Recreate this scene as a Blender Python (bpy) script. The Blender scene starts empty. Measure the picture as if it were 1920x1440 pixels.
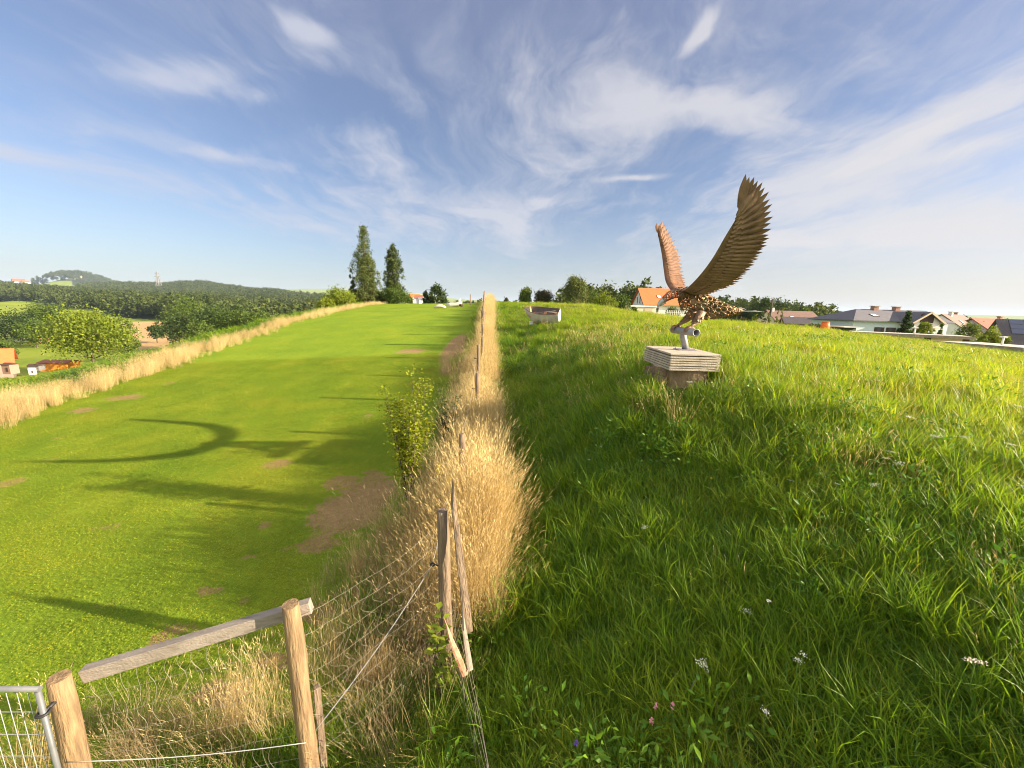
import bpy, math, random
import numpy as np
from mathutils import Vector, Matrix
R = math.radians
sc = bpy.context.scene
col = sc.collection
# ------------------------------------------------------------------ camera
F, PITCH, ROLL = 725.0, R(11.2), R(1.5)
cd = bpy.data.cameras.new('camera'); cam = bpy.data.objects.new('camera', cd); col.objects.link(cam); sc.camera = cam
cd.sensor_fit = 'HORIZONTAL'; cd.sensor_width = 36; cd.lens = F/1920*36; cd.clip_start = .05; cd.clip_end = 60000
r0 = Vector((1, 0, 0)); fw = Vector((0, math.cos(PITCH), -math.sin(PITCH))); u0 = r0.cross(fw)
CR = r0*math.cos(ROLL) + u0*math.sin(ROLL); CU = CR.cross(fw)
cam.matrix_world = Matrix(((CR.x, CU.x, -fw.x, 0), (CR.y, CU.y, -fw.y, 0), (CR.z, CU.z, -fw.z, 0), (0, 0, 0, 1)))
def ray(px, py):
    d = CR*((px-960)/F) + CU*(-(py-720)/F) + fw
    return d/d.y
def P(px, py, f):                     # a photo pixel at forward distance f -> a point in the world
    return ray(px, py)*f
# ------------------------------------------------------------------ sun, sky, exposure
SUN_EL, SUN_AZ = R(20.0), R(101)      # azimuth clockwise from +y
sdir = Vector((math.sin(SUN_AZ)*math.cos(SUN_EL), math.cos(SUN_AZ)*math.cos(SUN_EL), math.sin(SUN_EL)))
sl = bpy.data.lights.new('sun', 'SUN'); so = bpy.data.objects.new('sun', sl); col.objects.link(so)
sl.energy = 5.0; sl.angle = R(.53); sl.color = (1, .85, .64)
so.rotation_euler = sdir.to_track_quat('Z', 'Y').to_euler(); so.location = sdir*100
sc.view_settings.view_transform = 'Standard'; sc.view_settings.look = 'None'
sc.view_settings.exposure = EXPO = 1.75; sc.view_settings.gamma = 1
sc.cycles.max_bounces = 5; sc.cycles.diffuse_bounces = 3; sc.cycles.glossy_bounces = 2
sc.cycles.transmission_bounces = 3; sc.cycles.transparent_max_bounces = 6; sc.cycles.volume_bounces = 0
sc.cycles.caustics_reflective = False; sc.cycles.caustics_refractive = False
sc.cycles.use_denoising = True; sc.cycles.filter_width = 1.05
HAZE = .00006

class NG:                             # terse node-graph helper
    def __init__(s, nt): s.nt = nt
    def n(s, t, **kw):
        nd = s.nt.nodes.new(t)
        for k, v in kw.items():
            if k.startswith('i_'): nd.inputs[int(k[2:])].default_value = v
            else: setattr(nd, k, v)
        return nd
    def put(s, sock, v):
        if isinstance(v, bpy.types.NodeSocket): s.nt.links.new(v, sock)
        elif v is not None: sock.default_value = v
    def m(s, op, a, b=None, c=None, clamp=False):
        nd = s.n('ShaderNodeMath', operation=op); nd.use_clamp = clamp
        for i, v in enumerate((a, b, c)): s.put(nd.inputs[i], v)
        return nd.outputs[0]
    def v(s, op, a, b=None, sc_=None):
        nd = s.n('ShaderNodeVectorMath', operation=op); s.put(nd.inputs[0], a)
        if b is not None: s.put(nd.inputs[1], b)
        if sc_ is not None: s.put(nd.inputs[3], sc_)
        return nd.outputs[0]
    def mix(s, f, a, b, bt='MIX'):
        nd = s.n('ShaderNodeMix', data_type='RGBA', blend_type=bt); s.put(nd.inputs[0], f)
        for i, v in ((6, a), (7, b)):
            if isinstance(v, tuple) and len(v) == 3: v = v+(1,)
            s.put(nd.inputs[i], v)
        return nd.outputs[2]
    def noise(s, vec, scale, detail=3, rough=.5, dist=0.):
        nd = s.n('ShaderNodeTexNoise'); nd.inputs['Scale'].default_value = scale; nd.inputs['Detail'].default_value = detail
        nd.inputs['Roughness'].default_value = rough; nd.inputs['Distortion'].default_value = dist
        s.put(nd.inputs['Vector'], vec); return nd.outputs[0]
    def ramp(s, f, stops, interp='LINEAR'):
        nd = s.n('ShaderNodeValToRGB'); cr = nd.color_ramp; cr.interpolation = interp
        while len(cr.elements) < len(stops): cr.elements.new(.5)
        for e, (p, c) in zip(cr.elements, stops):
            e.position = p; e.color = tuple(c)+(1,) if len(c) == 3 else c
        s.put(nd.inputs[0], f); return nd.outputs[0]
    def rng(s, x, a, b, c=0., d=1.):
        nd = s.n('ShaderNodeMapRange', interpolation_type='SMOOTHSTEP')
        for i, v in enumerate((x, a, b, c, d)): s.put(nd.inputs[i], v)
        return nd.outputs[0]

w = bpy.data.worlds.new("World"); sc.world = w; w.use_nodes = True
g = NG(w.node_tree); bg = w.node_tree.nodes['Background']
sky = g.n('ShaderNodeTexSky', sky_type='NISHITA', sun_disc=False, sun_elevation=SUN_EL, sun_rotation=SUN_AZ)
sky.air_density = 1.0; sky.dust_density = 1.2; sky.ozone_density = 3.0
tc = g.n('ShaderNodeTexCoord').outputs['Generated']
sep = g.n('ShaderNodeSeparateXYZ'); g.put(sep.inputs[0], tc)
zc = g.m('MAXIMUM', sep.outputs[2], 0.0)
zz = g.m('ADD', zc, .10)
pl = g.n('ShaderNodeCombineXYZ'); g.put(pl.inputs[0], g.m('DIVIDE', sep.outputs[0], zz)); g.put(pl.inputs[1], g.m('DIVIDE', sep.outputs[1], zz))
pl = pl.outputs[0]                    # the flat cloud layer, seen in perspective
def cloudxy(px, py):
    d = ray(px, py); d = d/d.length; return (d.x/(max(d.z, 0)+.1), d.y/(max(d.z, 0)+.1))
def mapped(scale, rot=0., loc=(0, 0, 0)):
    mp = g.n('ShaderNodeMapping'); mp.inputs['Scale'].default_value = scale; mp.inputs['Rotation'].default_value = (0, 0, rot); mp.inputs['Location'].default_value = loc
    return mp
warp = g.n('ShaderNodeTexNoise'); warp.inputs['Scale'].default_value = .9; warp.inputs['Detail'].default_value = 4
g.put(warp.inputs['Vector'], pl)
wv = g.v('MULTIPLY', g.v('SUBTRACT', warp.outputs[1], (.5, .5, .5)), (.75, .9, 0))
plw = g.v('ADD', pl, wv)
def lay(scale, rot, loc, nscale, detail, rough, dist=0.):
    mp = mapped(scale, rot, loc); g.put(mp.inputs[0], plw); return g.noise(mp.outputs[0], nscale, detail, rough, dist)
streak = lay((.95, .42, 1), R(-28), (3.1, 1.7, 0), 1.25, 7, .62, .4)       # cirrus bands running away from the viewer
fibre = lay((2.6, .7, 1), R(-36), (7.7, .2, 0), 2.3, 6, .68, .3)
puff = lay((1, .8, 1), 0, (1.3, 5.2, 0), 1.7, 6, .62, .25)
veil = lay((.5, .35, 1), 0, (.4, 2.2, 0), .9, 4, .5)
cov = None
def blob(px, py, rx, ry, rot, amt):   # a stretch of thicker (or thinner) cloud in the layer
    global cov
    x, y = cloudxy(px, py)
    s_ = g.v('SUBTRACT', plw, (x, y, 0))
    mp = g.n('ShaderNodeMapping', vector_type='TEXTURE'); mp.inputs['Rotation'].default_value = (0, 0, rot); mp.inputs['Scale'].default_value = (rx, ry, 1)
    g.put(mp.inputs[0], s_)
    L = g.n('ShaderNodeVectorMath', operation='LENGTH'); g.put(L.inputs[0], mp.outputs[0])
    b = g.m('MULTIPLY', g.rng(L.outputs[1], 1.0, 0.0), amt)
    cov = b if cov is None else g.m('ADD', cov, b)
def bank(px1, py1, px2, py2, wd, amt):  # a cirrus band between two directions
    a, b = cloudxy(px1, py1), cloudxy(px2, py2); mx, my = (px1+px2)/2, (py1+py2)/2; dx, dy = b[0]-a[0], b[1]-a[1]
    blob(mx, my, math.hypot(dx, dy)*.68, wd, math.atan2(dy, dx), amt)
bank(1275, 105, 1392, 2, .05, .34); bank(530, 0, 640, 95, .09, .22); bank(90, 215, 640, 350, .22, .26); bank(-40, 235, 185, 335, .22, .22); bank(330, 165, 540, 185, .13, .17); bank(0, 80, 300, 110, .25, .22); bank(150, 130, 480, 100, .2, .14)
bank(1430, 390, 1960, 130, .22, .24); bank(1100, 348, 1262, 330, .10, .30); bank(830, 385, 1000, 440, .20, .30); bank(1040, 215, 1470, 225, .22, .20); bank(1500, 340, 1900, 285, .22, .18); bank(620, 300, 1050, 420, .45, .16); bank(1180, 140, 1170, 240, .20, .20)
blob(1000, 120, .5, .4, 0, .06); blob(1100, 300, .5, .5, 0, .10); blob(1550, 310, .9, 1.2, R(-30), .12); blob(1780, 420, 2.0, 1.5, 0, .14); blob(900, 420, 1.1, 1.0, 0, .14)
blob(640, 190, .30, .30, 0, -.22); blob(430, 250, .25, .25, 0, -.10); blob(150, 430, 1.6, 1.8, 0, -.26); blob(760, 250, .25, .25, 0, -.10); blob(330, 480, 2.2, 2.0, 0, -.2); blob(1060, 270, .15, .2, 0, -.12)
blob(1840, 425, .9, .8, 0, .30); blob(1700, 430, .5, .5, 0, .22); blob(1480, 450, .5, .25, 0, .30); blob(1025, 378, .18, .25, 0, .22)
#ENDBLOBS
base = g.m('ADD', g.m('ADD', g.m('MULTIPLY', streak, .80), g.m('MULTIPLY', puff, .50)), g.m('MULTIPLY', fibre, .30))
base = g.m('SUBTRACT', base, .30)
dens = g.rng(g.m('ADD', base, cov), .43, .78)
thin = g.rng(g.m('ADD', g.m('ADD', g.m('MULTIPLY', veil, .6), g.m('MULTIPLY', fibre, .35)), g.m('MULTIPLY', cov, .6)), .40, .75)
az_sun = g.rng(sep.outputs[0], -.75, .85)                 # thicker, warmer air towards the sun
wisp = g.m('MULTIPLY', thin, g.m('ADD', .56, g.m('MULTIPLY', az_sun, .36)))
behind = g.m('MAXIMUM', g.m('MULTIPLY', g.rng(sep.outputs[1], .02, -.35), .95), g.m('MULTIPLY', g.rng(sep.outputs[2], .74, .95), .85))       # unseen bright cloud behind and above the viewer, added as fill light
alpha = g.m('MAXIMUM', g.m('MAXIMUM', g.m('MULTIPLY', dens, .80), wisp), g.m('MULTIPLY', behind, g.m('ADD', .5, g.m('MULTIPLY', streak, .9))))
lowfade = g.rng(sep.outputs[2], .0, .13)
alpha = g.m('MULTIPLY', alpha, g.m('ADD', .25, g.m('MULTIPLY', lowfade, .75)))
ccol = g.mix(az_sun, (3.7, 3.85, 4.5), (4.6, 4.45, 4.5)); ccol = g.mix(behind, ccol, (8.5, 8.3, 8.0))     # the added fill cloud, out of view, brighter than the visible clouds
skyc = g.mix(1.0, sky.outputs[0], (1.02, .90, .93), 'MULTIPLY')
warmair = g.m('MULTIPLY', g.rng(sep.outputs[2], .26, -.02), g.m('ADD', .30, g.m('MULTIPLY', az_sun, .35)))
skyc = g.mix(g.m('MULTIPLY', g.rng(sep.outputs[2], .25, .75), .35), skyc, (2.9, 2.85, 3.9))          # thin violet-grey veil overhead
skyc = g.mix(warmair, skyc, g.mix(az_sun, (2.2, 3.3, 4.0), (4.3, 3.95, 3.6)))
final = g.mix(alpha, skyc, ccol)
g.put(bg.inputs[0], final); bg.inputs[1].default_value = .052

# ------------------------------------------------------------------ terrain: one height function for the whole place (the eye is at z = 0)
def fence_x(y): return -.40 - .055*y
prof = ([-9, 0, 4, 6, 9, 12, 16, 20, 25, 30, 36, 45, 55, 75], [-3.5, -3.4, -3.32, -3.22, -2.97, -2.62, -2.1, -1.58, -.98, -.5, -.08, .36, .3, -1.2])
tlt = ([0, 4, 10, 20, 30, 40], [.03, .045, .067, .06, .042, .03])
ctl = []
for y in (-6, -2, 1.5, 3, 5, 7, 9, 12, 16, 20, 25, 30, 36, 45, 52):
    for dx in (0, -2, -5, -9, -14.2, -18):
        x = fence_x(y) + dx
        ctl.append((x, y, np.interp(y, *prof) + np.interp(y, *tlt)*dx*(1 if dx < -1 else 1)))
ctl += [(.15, 2.2, -3.2), (.9, 1.9, -2.95), (1.6, 1.65, -2.68), (2.6, 1.5, -2.34), (4, 1.5, -2.0), (7, 1.5, -1.7), (0, -1, -3.3), (2, -1, -2.5), (5, -1, -2.0), (12, 0, -2.3), (5, -6, -2.4),
        (0, 5, -3.05), (1, 5, -2.66), (2, 5, -2.22), (3, 5, -1.80), (5, 5, -1.42), (8, 5, -1.45), (14, 5, -1.9),
        (-.1, 7, -3.0), (1, 7, -2.36), (2, 7, -1.62), (3.1, 6.8, -1.08), (2.9, 6.2, -1.10), (2.5, 6.5, -1.16), (3.4, 6.4, -1.07), (5, 7, -1.1), (8, 7, -1.25), (14, 7, -1.75), (24, 7, -2.6),
        (0, 12, -2.45), (2, 12, -1.5), (4, 12, -.97), (8, 12, -.95), (15, 12, -1.45), (25, 12, -2.2), (34, 12, -3.15),
        (0, 20, -1.42), (1.5, 20, -.95), (5, 20, -.6), (12, 20, -.85), (20, 20, -1.45), (33, 24, -2.62), (36, 20, -3.0),
        (0, 30, -.3), (3, 30, .12), (5.5, 30, .22), (8.8, 30, -.26), (11.7, 30, -.66), (18, 31, -.86), (22, 30, -1.03), (26, 30, -1.47), (30, 28, -2.15), (36, 32, -2.9),
        (0, 45, .38), (8, 45, .1), (14, 45, -.8), (20, 45, -1.3), (30, 45, -2.3), (45, 45, -3.6), (10, 55, -.4), (30, 58, -2.6)]
ctl = np.array(ctl)
def _tps(d2): return .5*d2*np.log(d2+1e-9)
_d2 = ((ctl[:, None, :2]-ctl[None, :, :2])**2).sum(-1)
_n = len(ctl); _A = np.zeros((_n+3, _n+3)); _A[:_n, :_n] = _tps(_d2) + np.eye(_n)*.6
_Pm = np.c_[np.ones(_n), ctl[:, :2]]; _A[:_n, _n:] = _Pm; _A[_n:, :_n] = _Pm.T
_W = np.linalg.solve(_A, np.r_[ctl[:, 2], 0, 0, 0])
def z_near(x, y):
    x = np.clip(x, -18, 44); y = np.clip(y, -6, 56)
    out = np.zeros_like(x)
    for i in range(0, len(x), 40000):
        a, b = x[i:i+40000], y[i:i+40000]
        d2 = (a[:, None]-ctl[None, :, 0])**2 + (b[:, None]-ctl[None, :, 1])**2
        out[i:i+40000] = _tps(d2)@_W[:_n] + _W[_n] + _W[_n+1]*a + _W[_n+2]*b
    return out
FR = np.log(np.array([12, 20, 30, 45, 65, 90, 130, 200, 300, 500, 800, 1200, 1800, 3000, 6000, 14000.]))
FT = np.array([-1.38, -.92, -.80, -.63, -.5, -.33, -.1, .2, .35, .6, .95, 1.35])
FZ = np.array([
 [-4.2, -5.8, -8.4, -11.8, -14.8, -17, -18.2, -18.5, -19, -15, -4, 16, 6, 10, 150, 150],
 [-4, -5, -6.8, -9.5, -12, -14, -16, -17, -19, -15, -8, 2, 40, 10, 150, 150],
 [-3.8, -4.3, -5.2, -7.2, -9.6, -12, -15, -17.5, -20, -18, -9, 3, 52, 14, 165, 165],
 [-3.5, -3.6, -4, -5.5, -8, -10, -14, -18, -22, -22, -10, 5, 27, 10, 160, 160],
 [-2, -2.4, -2.8, -4, -7, -10, -14, -18, -22, -22, -12, 0, 2, 8, 190, 190],
 [-1, -1, -1.2, -1.8, -3, -5, -8, -12, -16, -18, -16, -10, -4, 0, 195, 195],
 [-1, -0.6, -0.4, 0, -0.6, -1.5, -3, -6, -9, -10, -10, -6, 2, 25, 90, 90],
 [-1, -0.6, -0.3, -0.1, -0.3, -1, -2, -3, -4, -5, -4, 0, 2, 10, 40, 40],
 [-1, -0.7, -0.4, -0.3, -0.8, -1.3, -2, -3, -4, -5, -4, 0, 2, 5, 40, 40],
 [-1, -0.8, -0.5, -1, -2, -3, -4, -5, -6, -6, -6, -8, -8, -4, 40, 40],
 [-1.5, -1.5, -2, -3.6, -4.3, -5.2, -6.5, -8, -9, -12, -14, -12, -10, 0, 60, 60],
 [-2, -2.4, -3.2, -4.8, -5.8, -7, -8.5, -10, -12, -14, -16, -14, -12, -8, 70, 70]], float)
def smooth(a, b, x):
    t = np.clip((x-a)/(b-a), 0, 1); return t*t*(3-2*t)
def z_far(x, y):
    f = np.maximum(y, .35*np.abs(x)+1); t = np.clip(x/f, -1.38, 1.35); lf = np.clip(np.log(np.hypot(f, 0)), FR[0], FR[-1])
    it = np.clip(np.searchsorted(FT, t)-1, 0, len(FT)-2); jf = np.clip(np.searchsorted(FR, lf)-1, 0, len(FR)-2)
    a = (t-FT[it])/(FT[it+1]-FT[it]); b = (lf-FR[jf])/(FR[jf+1]-FR[jf]); a = a*a*(3-2*a); b = b*b*(3-2*b)
    bump = 128*np.exp(-(((x+2880)/210)**2+((y-2600)/230)**2)) + 42*np.exp(-(((x+2560)/190)**2+((y-2600)/200)**2))
    return bump + (FZ[it, jf]*(1-a)*(1-b)+FZ[it+1, jf]*a*(1-b)+FZ[it, jf+1]*(1-a)*b+FZ[it+1, jf+1]*a*b)
LEFT_EDGE = -15.6
def d_out(x, y): return np.maximum.reduce([LEFT_EDGE-x, y-50, .70*(x+y-59), -y-4])
def Zs(x, y):
    x = np.atleast_1d(np.asarray(x, float)); y = np.atleast_1d(np.asarray(y, float))
    d = d_out(x, y); k = smooth(0, 13, d); z = z_far(x, y)
    m = k < 1
    if m.any(): z[m] = z[m]*k[m] + z_near(x[m], y[m])*(1-k[m])
    r = np.hypot(x, y)
    z = z + smooth(60, 300, r)*np.clip(r/300, 0, 3)*(np.sin(x*.021+1)*np.cos(y*.017)+.6*np.sin(x*.05+y*.043))*.8
    z = z + (.05*np.sin(x*1.9+.7*y)*np.sin(y*1.3-.4*x)+.03*np.sin(x*4.1)*np.sin(y*3.3+1))*(x > fence_x(y)+.8)*(k < 1)
    return z
def Z(x, y): return float(Zs(x, y)[0])
def G(px, py, fmax=3000):             # where the sight line of a photo pixel meets the ground
    d = ray(px, py); f = np.exp(np.linspace(math.log(1.2), math.log(fmax), 3000))
    hit = np.nonzero(Zs(d.x*f, f) > d.z*f)[0]
    i = hit[0] if len(hit) else len(f)-1
    return Vector((d.x*f[i], f[i], Z(d.x*f[i], f[i])))
def on(x, y, dz=0.): return Vector((x, y, Z(x, y)+dz))

# ------------------------------------------------------------------ object helpers
def tag(o, label=None, cat=None, group=None, kind=None):
    if label: o['label'] = label
    if cat: o['category'] = cat
    if group: o['group'] = group
    if kind: o['kind'] = kind
    return o
def empty(name, loc, label, cat, group=None, rz=0.):
    o = bpy.data.objects.new(name, None); col.objects.link(o); o.location = loc; o.rotation_euler = (0, 0, rz); o.empty_display_size = .2
    return tag(o, label, cat, group)
def link(name, me, parent=None, loc=None, rot=None, scale=None):
    o = bpy.data.objects.new(name, me); col.objects.link(o)
    if parent: o.parent = parent
    if loc is not None: o.location = loc
    if rot is not None: o.rotation_euler = rot
    if scale is not None: o.scale = scale if hasattr(scale, '__len__') else (scale,)*3
    return o
def np_mesh(name, V, quads=None, tris=None, mats=(), attrs=None, smooth_=False, fmat=None):
    me = bpy.data.meshes.new(name); V = np.asarray(V, np.float32).reshape(-1, 3)
    q = np.zeros((0, 4), int) if quads is None else np.asarray(quads, int).reshape(-1, 4)
    t = np.zeros((0, 3), int) if tris is None else np.asarray(tris, int).reshape(-1, 3)
    me.vertices.add(len(V)); me.vertices.foreach_set('co', V.ravel())
    loops = np.r_[q.ravel(), t.ravel()].astype(np.int32); me.loops.add(len(loops)); me.loops.foreach_set('vertex_index', loops)
    st = np.r_[np.arange(len(q))*4, len(q)*4+np.arange(len(t))*3].astype(np.int32)
    me.polygons.add(len(st)); me.polygons.foreach_set('loop_start', st)
    if fmat is not None: me.polygons.foreach_set('material_index', np.asarray(fmat, np.int32))
    me.update(calc_edges=True)
    if smooth_: me.polygons.foreach_set('use_smooth', np.ones(len(st), bool))
    for k, a in (attrs or {}).items():
        at = me.attributes.new(k, 'FLOAT', 'POINT'); at.data.foreach_set('value', np.asarray(a, np.float32))
    for m_ in mats: me.materials.append(m_)
    me.validate(); return me
class MB:                             # collects simple solids into ONE mesh
    def __init__(s, o=(0, 0, 0)): s.v, s.f, s.fm, s.sm, s.o = [], [], [], [], Vector(o); s.cm = 0
    def add(s, vs, fs, sm=False):
        b = len(s.v); s.v += [Vector(v)-s.o for v in vs]
        for f in fs: s.f.append([b+i for i in f]); s.fm.append(s.cm); s.sm.append(sm)
        return s
    def box(s, c, size, rz=0., M=None):
        hx, hy, hz = (a/2 for a in size); c = Vector(c); M = M or Matrix.Rotation(rz, 3, 'Z')
        vs = [c + M@Vector((x*hx, y*hy, z*hz)) for z in (-1, 1) for y in (-1, 1) for x in (-1, 1)]
        return s.add(vs, [(0, 2, 3, 1), (4, 5, 7, 6), (0, 1, 5, 4), (2, 6, 7, 3), (0, 4, 6, 2), (1, 3, 7, 5)])
    def beam(s, a, b, w_, h, up=(0, 0, 1)):
        a, b = Vector(a), Vector(b); d = (b-a); L = d.length; d.normalize(); u = Vector(up); x = d.cross(u).normalized(); u = x.cross(d)
        return s.box((a+b)/2, (L, w_, h), M=Matrix((d, x, u)).transposed())
    def tube(s, pts, rad, n=8, cap=True, sm=True, wob=0., rng=None):
        pts = [Vector(p) for p in pts]; rad = rad if hasattr(rad, '__len__') else [rad]*len(pts); vs, fs = [], []
        prev = None
        for i, p in enumerate(pts):
            d = (pts[min(i+1, len(pts)-1)]-pts[max(i-1, 0)]).normalized()
            a = prev if prev is not None else (Vector((0, 0, 1)) if abs(d.z) < .9 else Vector((1, 0, 0)))
            x = (a - d*a.dot(d)).normalized(); prev = x; y = d.cross(x)
            for k in range(n):
                q = 1 + (rng.uniform(-wob, wob) if wob else 0); t = 2*math.pi*k/n
                vs.append(p + (x*math.cos(t)+y*math.sin(t))*rad[i]*q)
        for i in range(len(pts)-1):
            for k in range(n): fs.append((i*n+k, i*n+(k+1) % n, (i+1)*n+(k+1) % n, (i+1)*n+k))
        s.add(vs, fs, sm)
        if cap:
            b = len(s.v)-len(vs)
            s.f.append([b+k for k in range(n)][::-1]); s.f.append([b+(len(pts)-1)*n+k for k in range(n)]); s.fm += [s.cm]*2; s.sm += [False]*2
        return s
    def ring(s, c, nrm, R_, r, e=(1., 1.), up=None, N=14, n=5):
        c, nrm = Vector(c), Vector(nrm).normalized(); a = Vector(up) if up is not None else (Vector((0, 0, 1)) if abs(nrm.z) < .9 else Vector((1, 0, 0)))
        x = (a-nrm*a.dot(nrm)).normalized(); y = nrm.cross(x); vs, fs = [], []
        for i in range(N):
            t = 2*math.pi*i/N; rd = x*math.cos(t)*e[0]+y*math.sin(t)*e[1]
            for k in range(n):
                q = 2*math.pi*k/n; vs.append(c + rd*(R_+r*math.cos(q)) + nrm*r*math.sin(q))
        for i in range(N):
            for k in range(n): fs.append((i*n+k, i*n+(k+1) % n, ((i+1) % N)*n+(k+1) % n, ((i+1) % N)*n+k))
        return s.add(vs, fs, True)
    def prism(s, poly, d):            # polygon (3-D points) extruded along d
        d = Vector(d); n = len(poly); p = [Vector(q) for q in poly]
        return s.add(p+[q+d for q in p], [tuple(range(n))[::-1], tuple(range(n, 2*n))]+[(i, (i+1) % n, n+(i+1) % n, n+i) for i in range(n)])
    def build(s, name, mats, parent=None, bevel=0., loc=None):
        me = bpy.data.meshes.new(name); me.from_pydata([tuple(v) for v in s.v], [], s.f)
        for m_ in (mats if isinstance(mats, (list, tuple)) else [mats]): me.materials.append(m_)
        me.polygons.foreach_set('material_index', s.fm); me.polygons.foreach_set('use_smooth', s.sm); me.update()
        o = bpy.data.objects.new(name, me); col.objects.link(o)
        if parent: o.parent = parent
        if loc is not None: o.location = loc
        if bevel:
            b = o.modifiers.new('bevel', 'BEVEL'); b.width = bevel; b.segments = 2; b.limit_method = 'ANGLE'; b.angle_limit = R(40)
        return o

# ------------------------------------------------------------------ materials
def new_mat(name):
    m_ = bpy.data.materials.new(name); m_.use_nodes = True; nt = m_.node_tree
    return m_, NG(nt), nt.nodes['Principled BSDF']
def simple(name, c1, c2=None, scale=4., rough=.7, metal=0., bump=0., bscale=40., spec=.3, stretch=(1, 1, 1), detail=5):
    m_, g, b = new_mat(name); pos = g.n('ShaderNodeTexCoord').outputs['Object']
    mp = g.n('ShaderNodeMapping'); mp.inputs['Scale'].default_value = stretch; g.put(mp.inputs[0], pos)
    f = g.noise(mp.outputs[0], scale, detail, .6, .3)
    g.put(b.inputs['Base Color'], g.ramp(f, [(.30, c1), (.70, c2 or tuple(q*.75 for q in c1))]))
    b.inputs['Roughness'].default_value = rough; b.inputs['Metallic'].default_value = metal; b.inputs['Specular IOR Level'].default_value = spec
    if bump:
        bn = g.n('ShaderNodeBump'); bn.inputs['Strength'].default_value = bump; bn.inputs['Distance'].default_value = .02
        g.put(bn.inputs['Height'], g.noise(mp.outputs[0], bscale, 4)); g.put(b.inputs['Normal'], bn.outputs[0])
    return m_
def leafy(name, stops, trans=.35, rough=.55, patch=None, pscale=.35, spec=.25, ptint=None, pamp=.75, east=None):
    """blade / leaf material: colour by each blade's own tint, each plant's random and slow patches over the ground; light comes through"""
    m_, g, b = new_mat(name); at = g.n('ShaderNodeAttribute', attribute_name='tint').outputs['Fac']
    rnd = g.n('ShaderNodeObjectInfo').outputs['Random']
    pos = g.n('ShaderNodeNewGeometry').outputs['Position']; pn = g.noise(pos, pscale, 4, .6)
    f = g.m('ADD', g.m('ADD', g.m('MULTIPLY', at, .62), g.m('MULTIPLY', rnd, .22)), g.m('MULTIPLY', g.m('SUBTRACT', pn, .42), pamp))
    if east:                          # the open field towards the houses is coloured yellower
        sx = g.n('ShaderNodeSeparateXYZ'); g.put(sx.inputs[0], pos); f = g.m('ADD', f, g.rng(g.m('ADD', sx.outputs[0], g.m('MULTIPLY', sx.outputs[1], .12)), 2.0, 8.0, 0., east))
    c = g.ramp(f, stops)
    if patch: c = g.mix(g.rng(g.noise(pos, pscale*.55, 3), .53, .70, 0., patch[3]), c, patch[:3])
    g.put(b.inputs['Base Color'], c); b.inputs['Roughness'].default_value = rough; b.inputs['Specular IOR Level'].default_value = spec
    tr = g.n('ShaderNodeBsdfTranslucent'); g.put(tr.inputs[0], g.mix(1., c, ptint or (1.25, 1.15, .6), 'MULTIPLY'))
    mx = g.n('ShaderNodeMixShader'); mx.inputs[0].default_value = trans
    g.nt.links.new(b.outputs[0], mx.inputs[1]); g.nt.links.new(tr.outputs[0], mx.inputs[2])
    out = g.nt.nodes['Material Output']; g.nt.links.new(mx.outputs[0], out.inputs[0])
    return m_
# ------------------------------------------------------------------ ground sheets (one polar grid, split where the cover changes)
def lawn_right(y): return fence_x(y) - .25
def dirt_mask(x, y):
    d = np.zeros_like(x)
    for cx, cy, rx, ry, rot, a in DIRT:
        c, s_ = math.cos(rot), math.sin(rot); u = ((x-cx)*c+(y-cy)*s_)/rx; v_ = (-(x-cx)*s_+(y-cy)*c)/ry
        d = np.maximum(d, a*(1-smooth(.15, 1.45, np.hypot(u, v_))))
    return d
DIRT = []
def dirt_px(px, py, wpx, hpx, a=1., rot=0.):
    c = G(px, py); e = G(px+wpx, py); h = G(px, py-hpx)
    DIRT.append((c.x, c.y, abs(e.x-c.x)+.02, abs(h.y-c.y)+.02, rot, a))
for q in [(655, 960, 80, 42, 1.), (690, 930, 60, 45, .9), (600, 1020, 55, 22, .7), (640, 905, 35, 14, .9), (700, 890, 30, 12, .6), (540, 1030, 18, 10, .5), (855, 650, 22, 26, 1.), (845, 690, 25, 16, .8),
          (770, 658, 40, 6, .6), (740, 640, 40, 3, .35), (235, 746, 40, 5, 1.), (155, 770, 26, 6, 1.), (315, 719, 20, 3, .7), (110, 822, 25, 5, .5), (20, 905, 24, 11, .9), (90, 862, 26, 6, .5),
          (520, 870, 30, 9, .75), (390, 945, 60, 20, .28), (200, 990, 50, 10, .45), (395, 1108, 38, 10, .75), (330, 1180, 60, 18, .55), (300, 1200, 22, 14, .8), (230, 1130, 70, 20, .4), (460, 1125, 22, 10, .6),
          (495, 985, 22, 10, .5), (470, 1045, 20, 10, .5), (560, 905, 20, 8, .3), (520, 1240, 60, 16, .8), (420, 1300, 80, 30, .7), (600, 1150, 40, 25, .8), (690, 780, 14, 8, .5), (440, 660, 60, 3, .2)]:
    dirt_px(*q)
az = np.radians(np.r_[np.arange(-180, -76, 4.), np.arange(-76, 76, .25), np.arange(76, 180, 4.)]); naz = len(az)
rr = [.25]
while rr[-1] < 16000: rr.append(rr[-1]*(1.022 if rr[-1] < 80 else 1.03 if rr[-1] < 2500 else 1.08))
rr = np.array(rr); nr = len(rr)
AZ, RR = np.meshgrid(az, rr, indexing='ij'); GX = (np.sin(AZ)*RR).ravel(); GY = (np.cos(AZ)*RR).ravel(); GZ = Zs(GX, GY)
i0 = (np.arange(naz)[:, None]*nr+np.arange(nr-1)[None]).ravel(); i1 = (((np.arange(naz)+1) % naz)[:, None]*nr+np.arange(nr-1)[None]).ravel()
Q = np.c_[i0, i0+1, i1+1, i1]
V3 = np.c_[GX, GY, GZ]; cx = V3[Q].mean(1)
hill = d_out(cx[:, 0], cx[:, 1]) > 0
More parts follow.
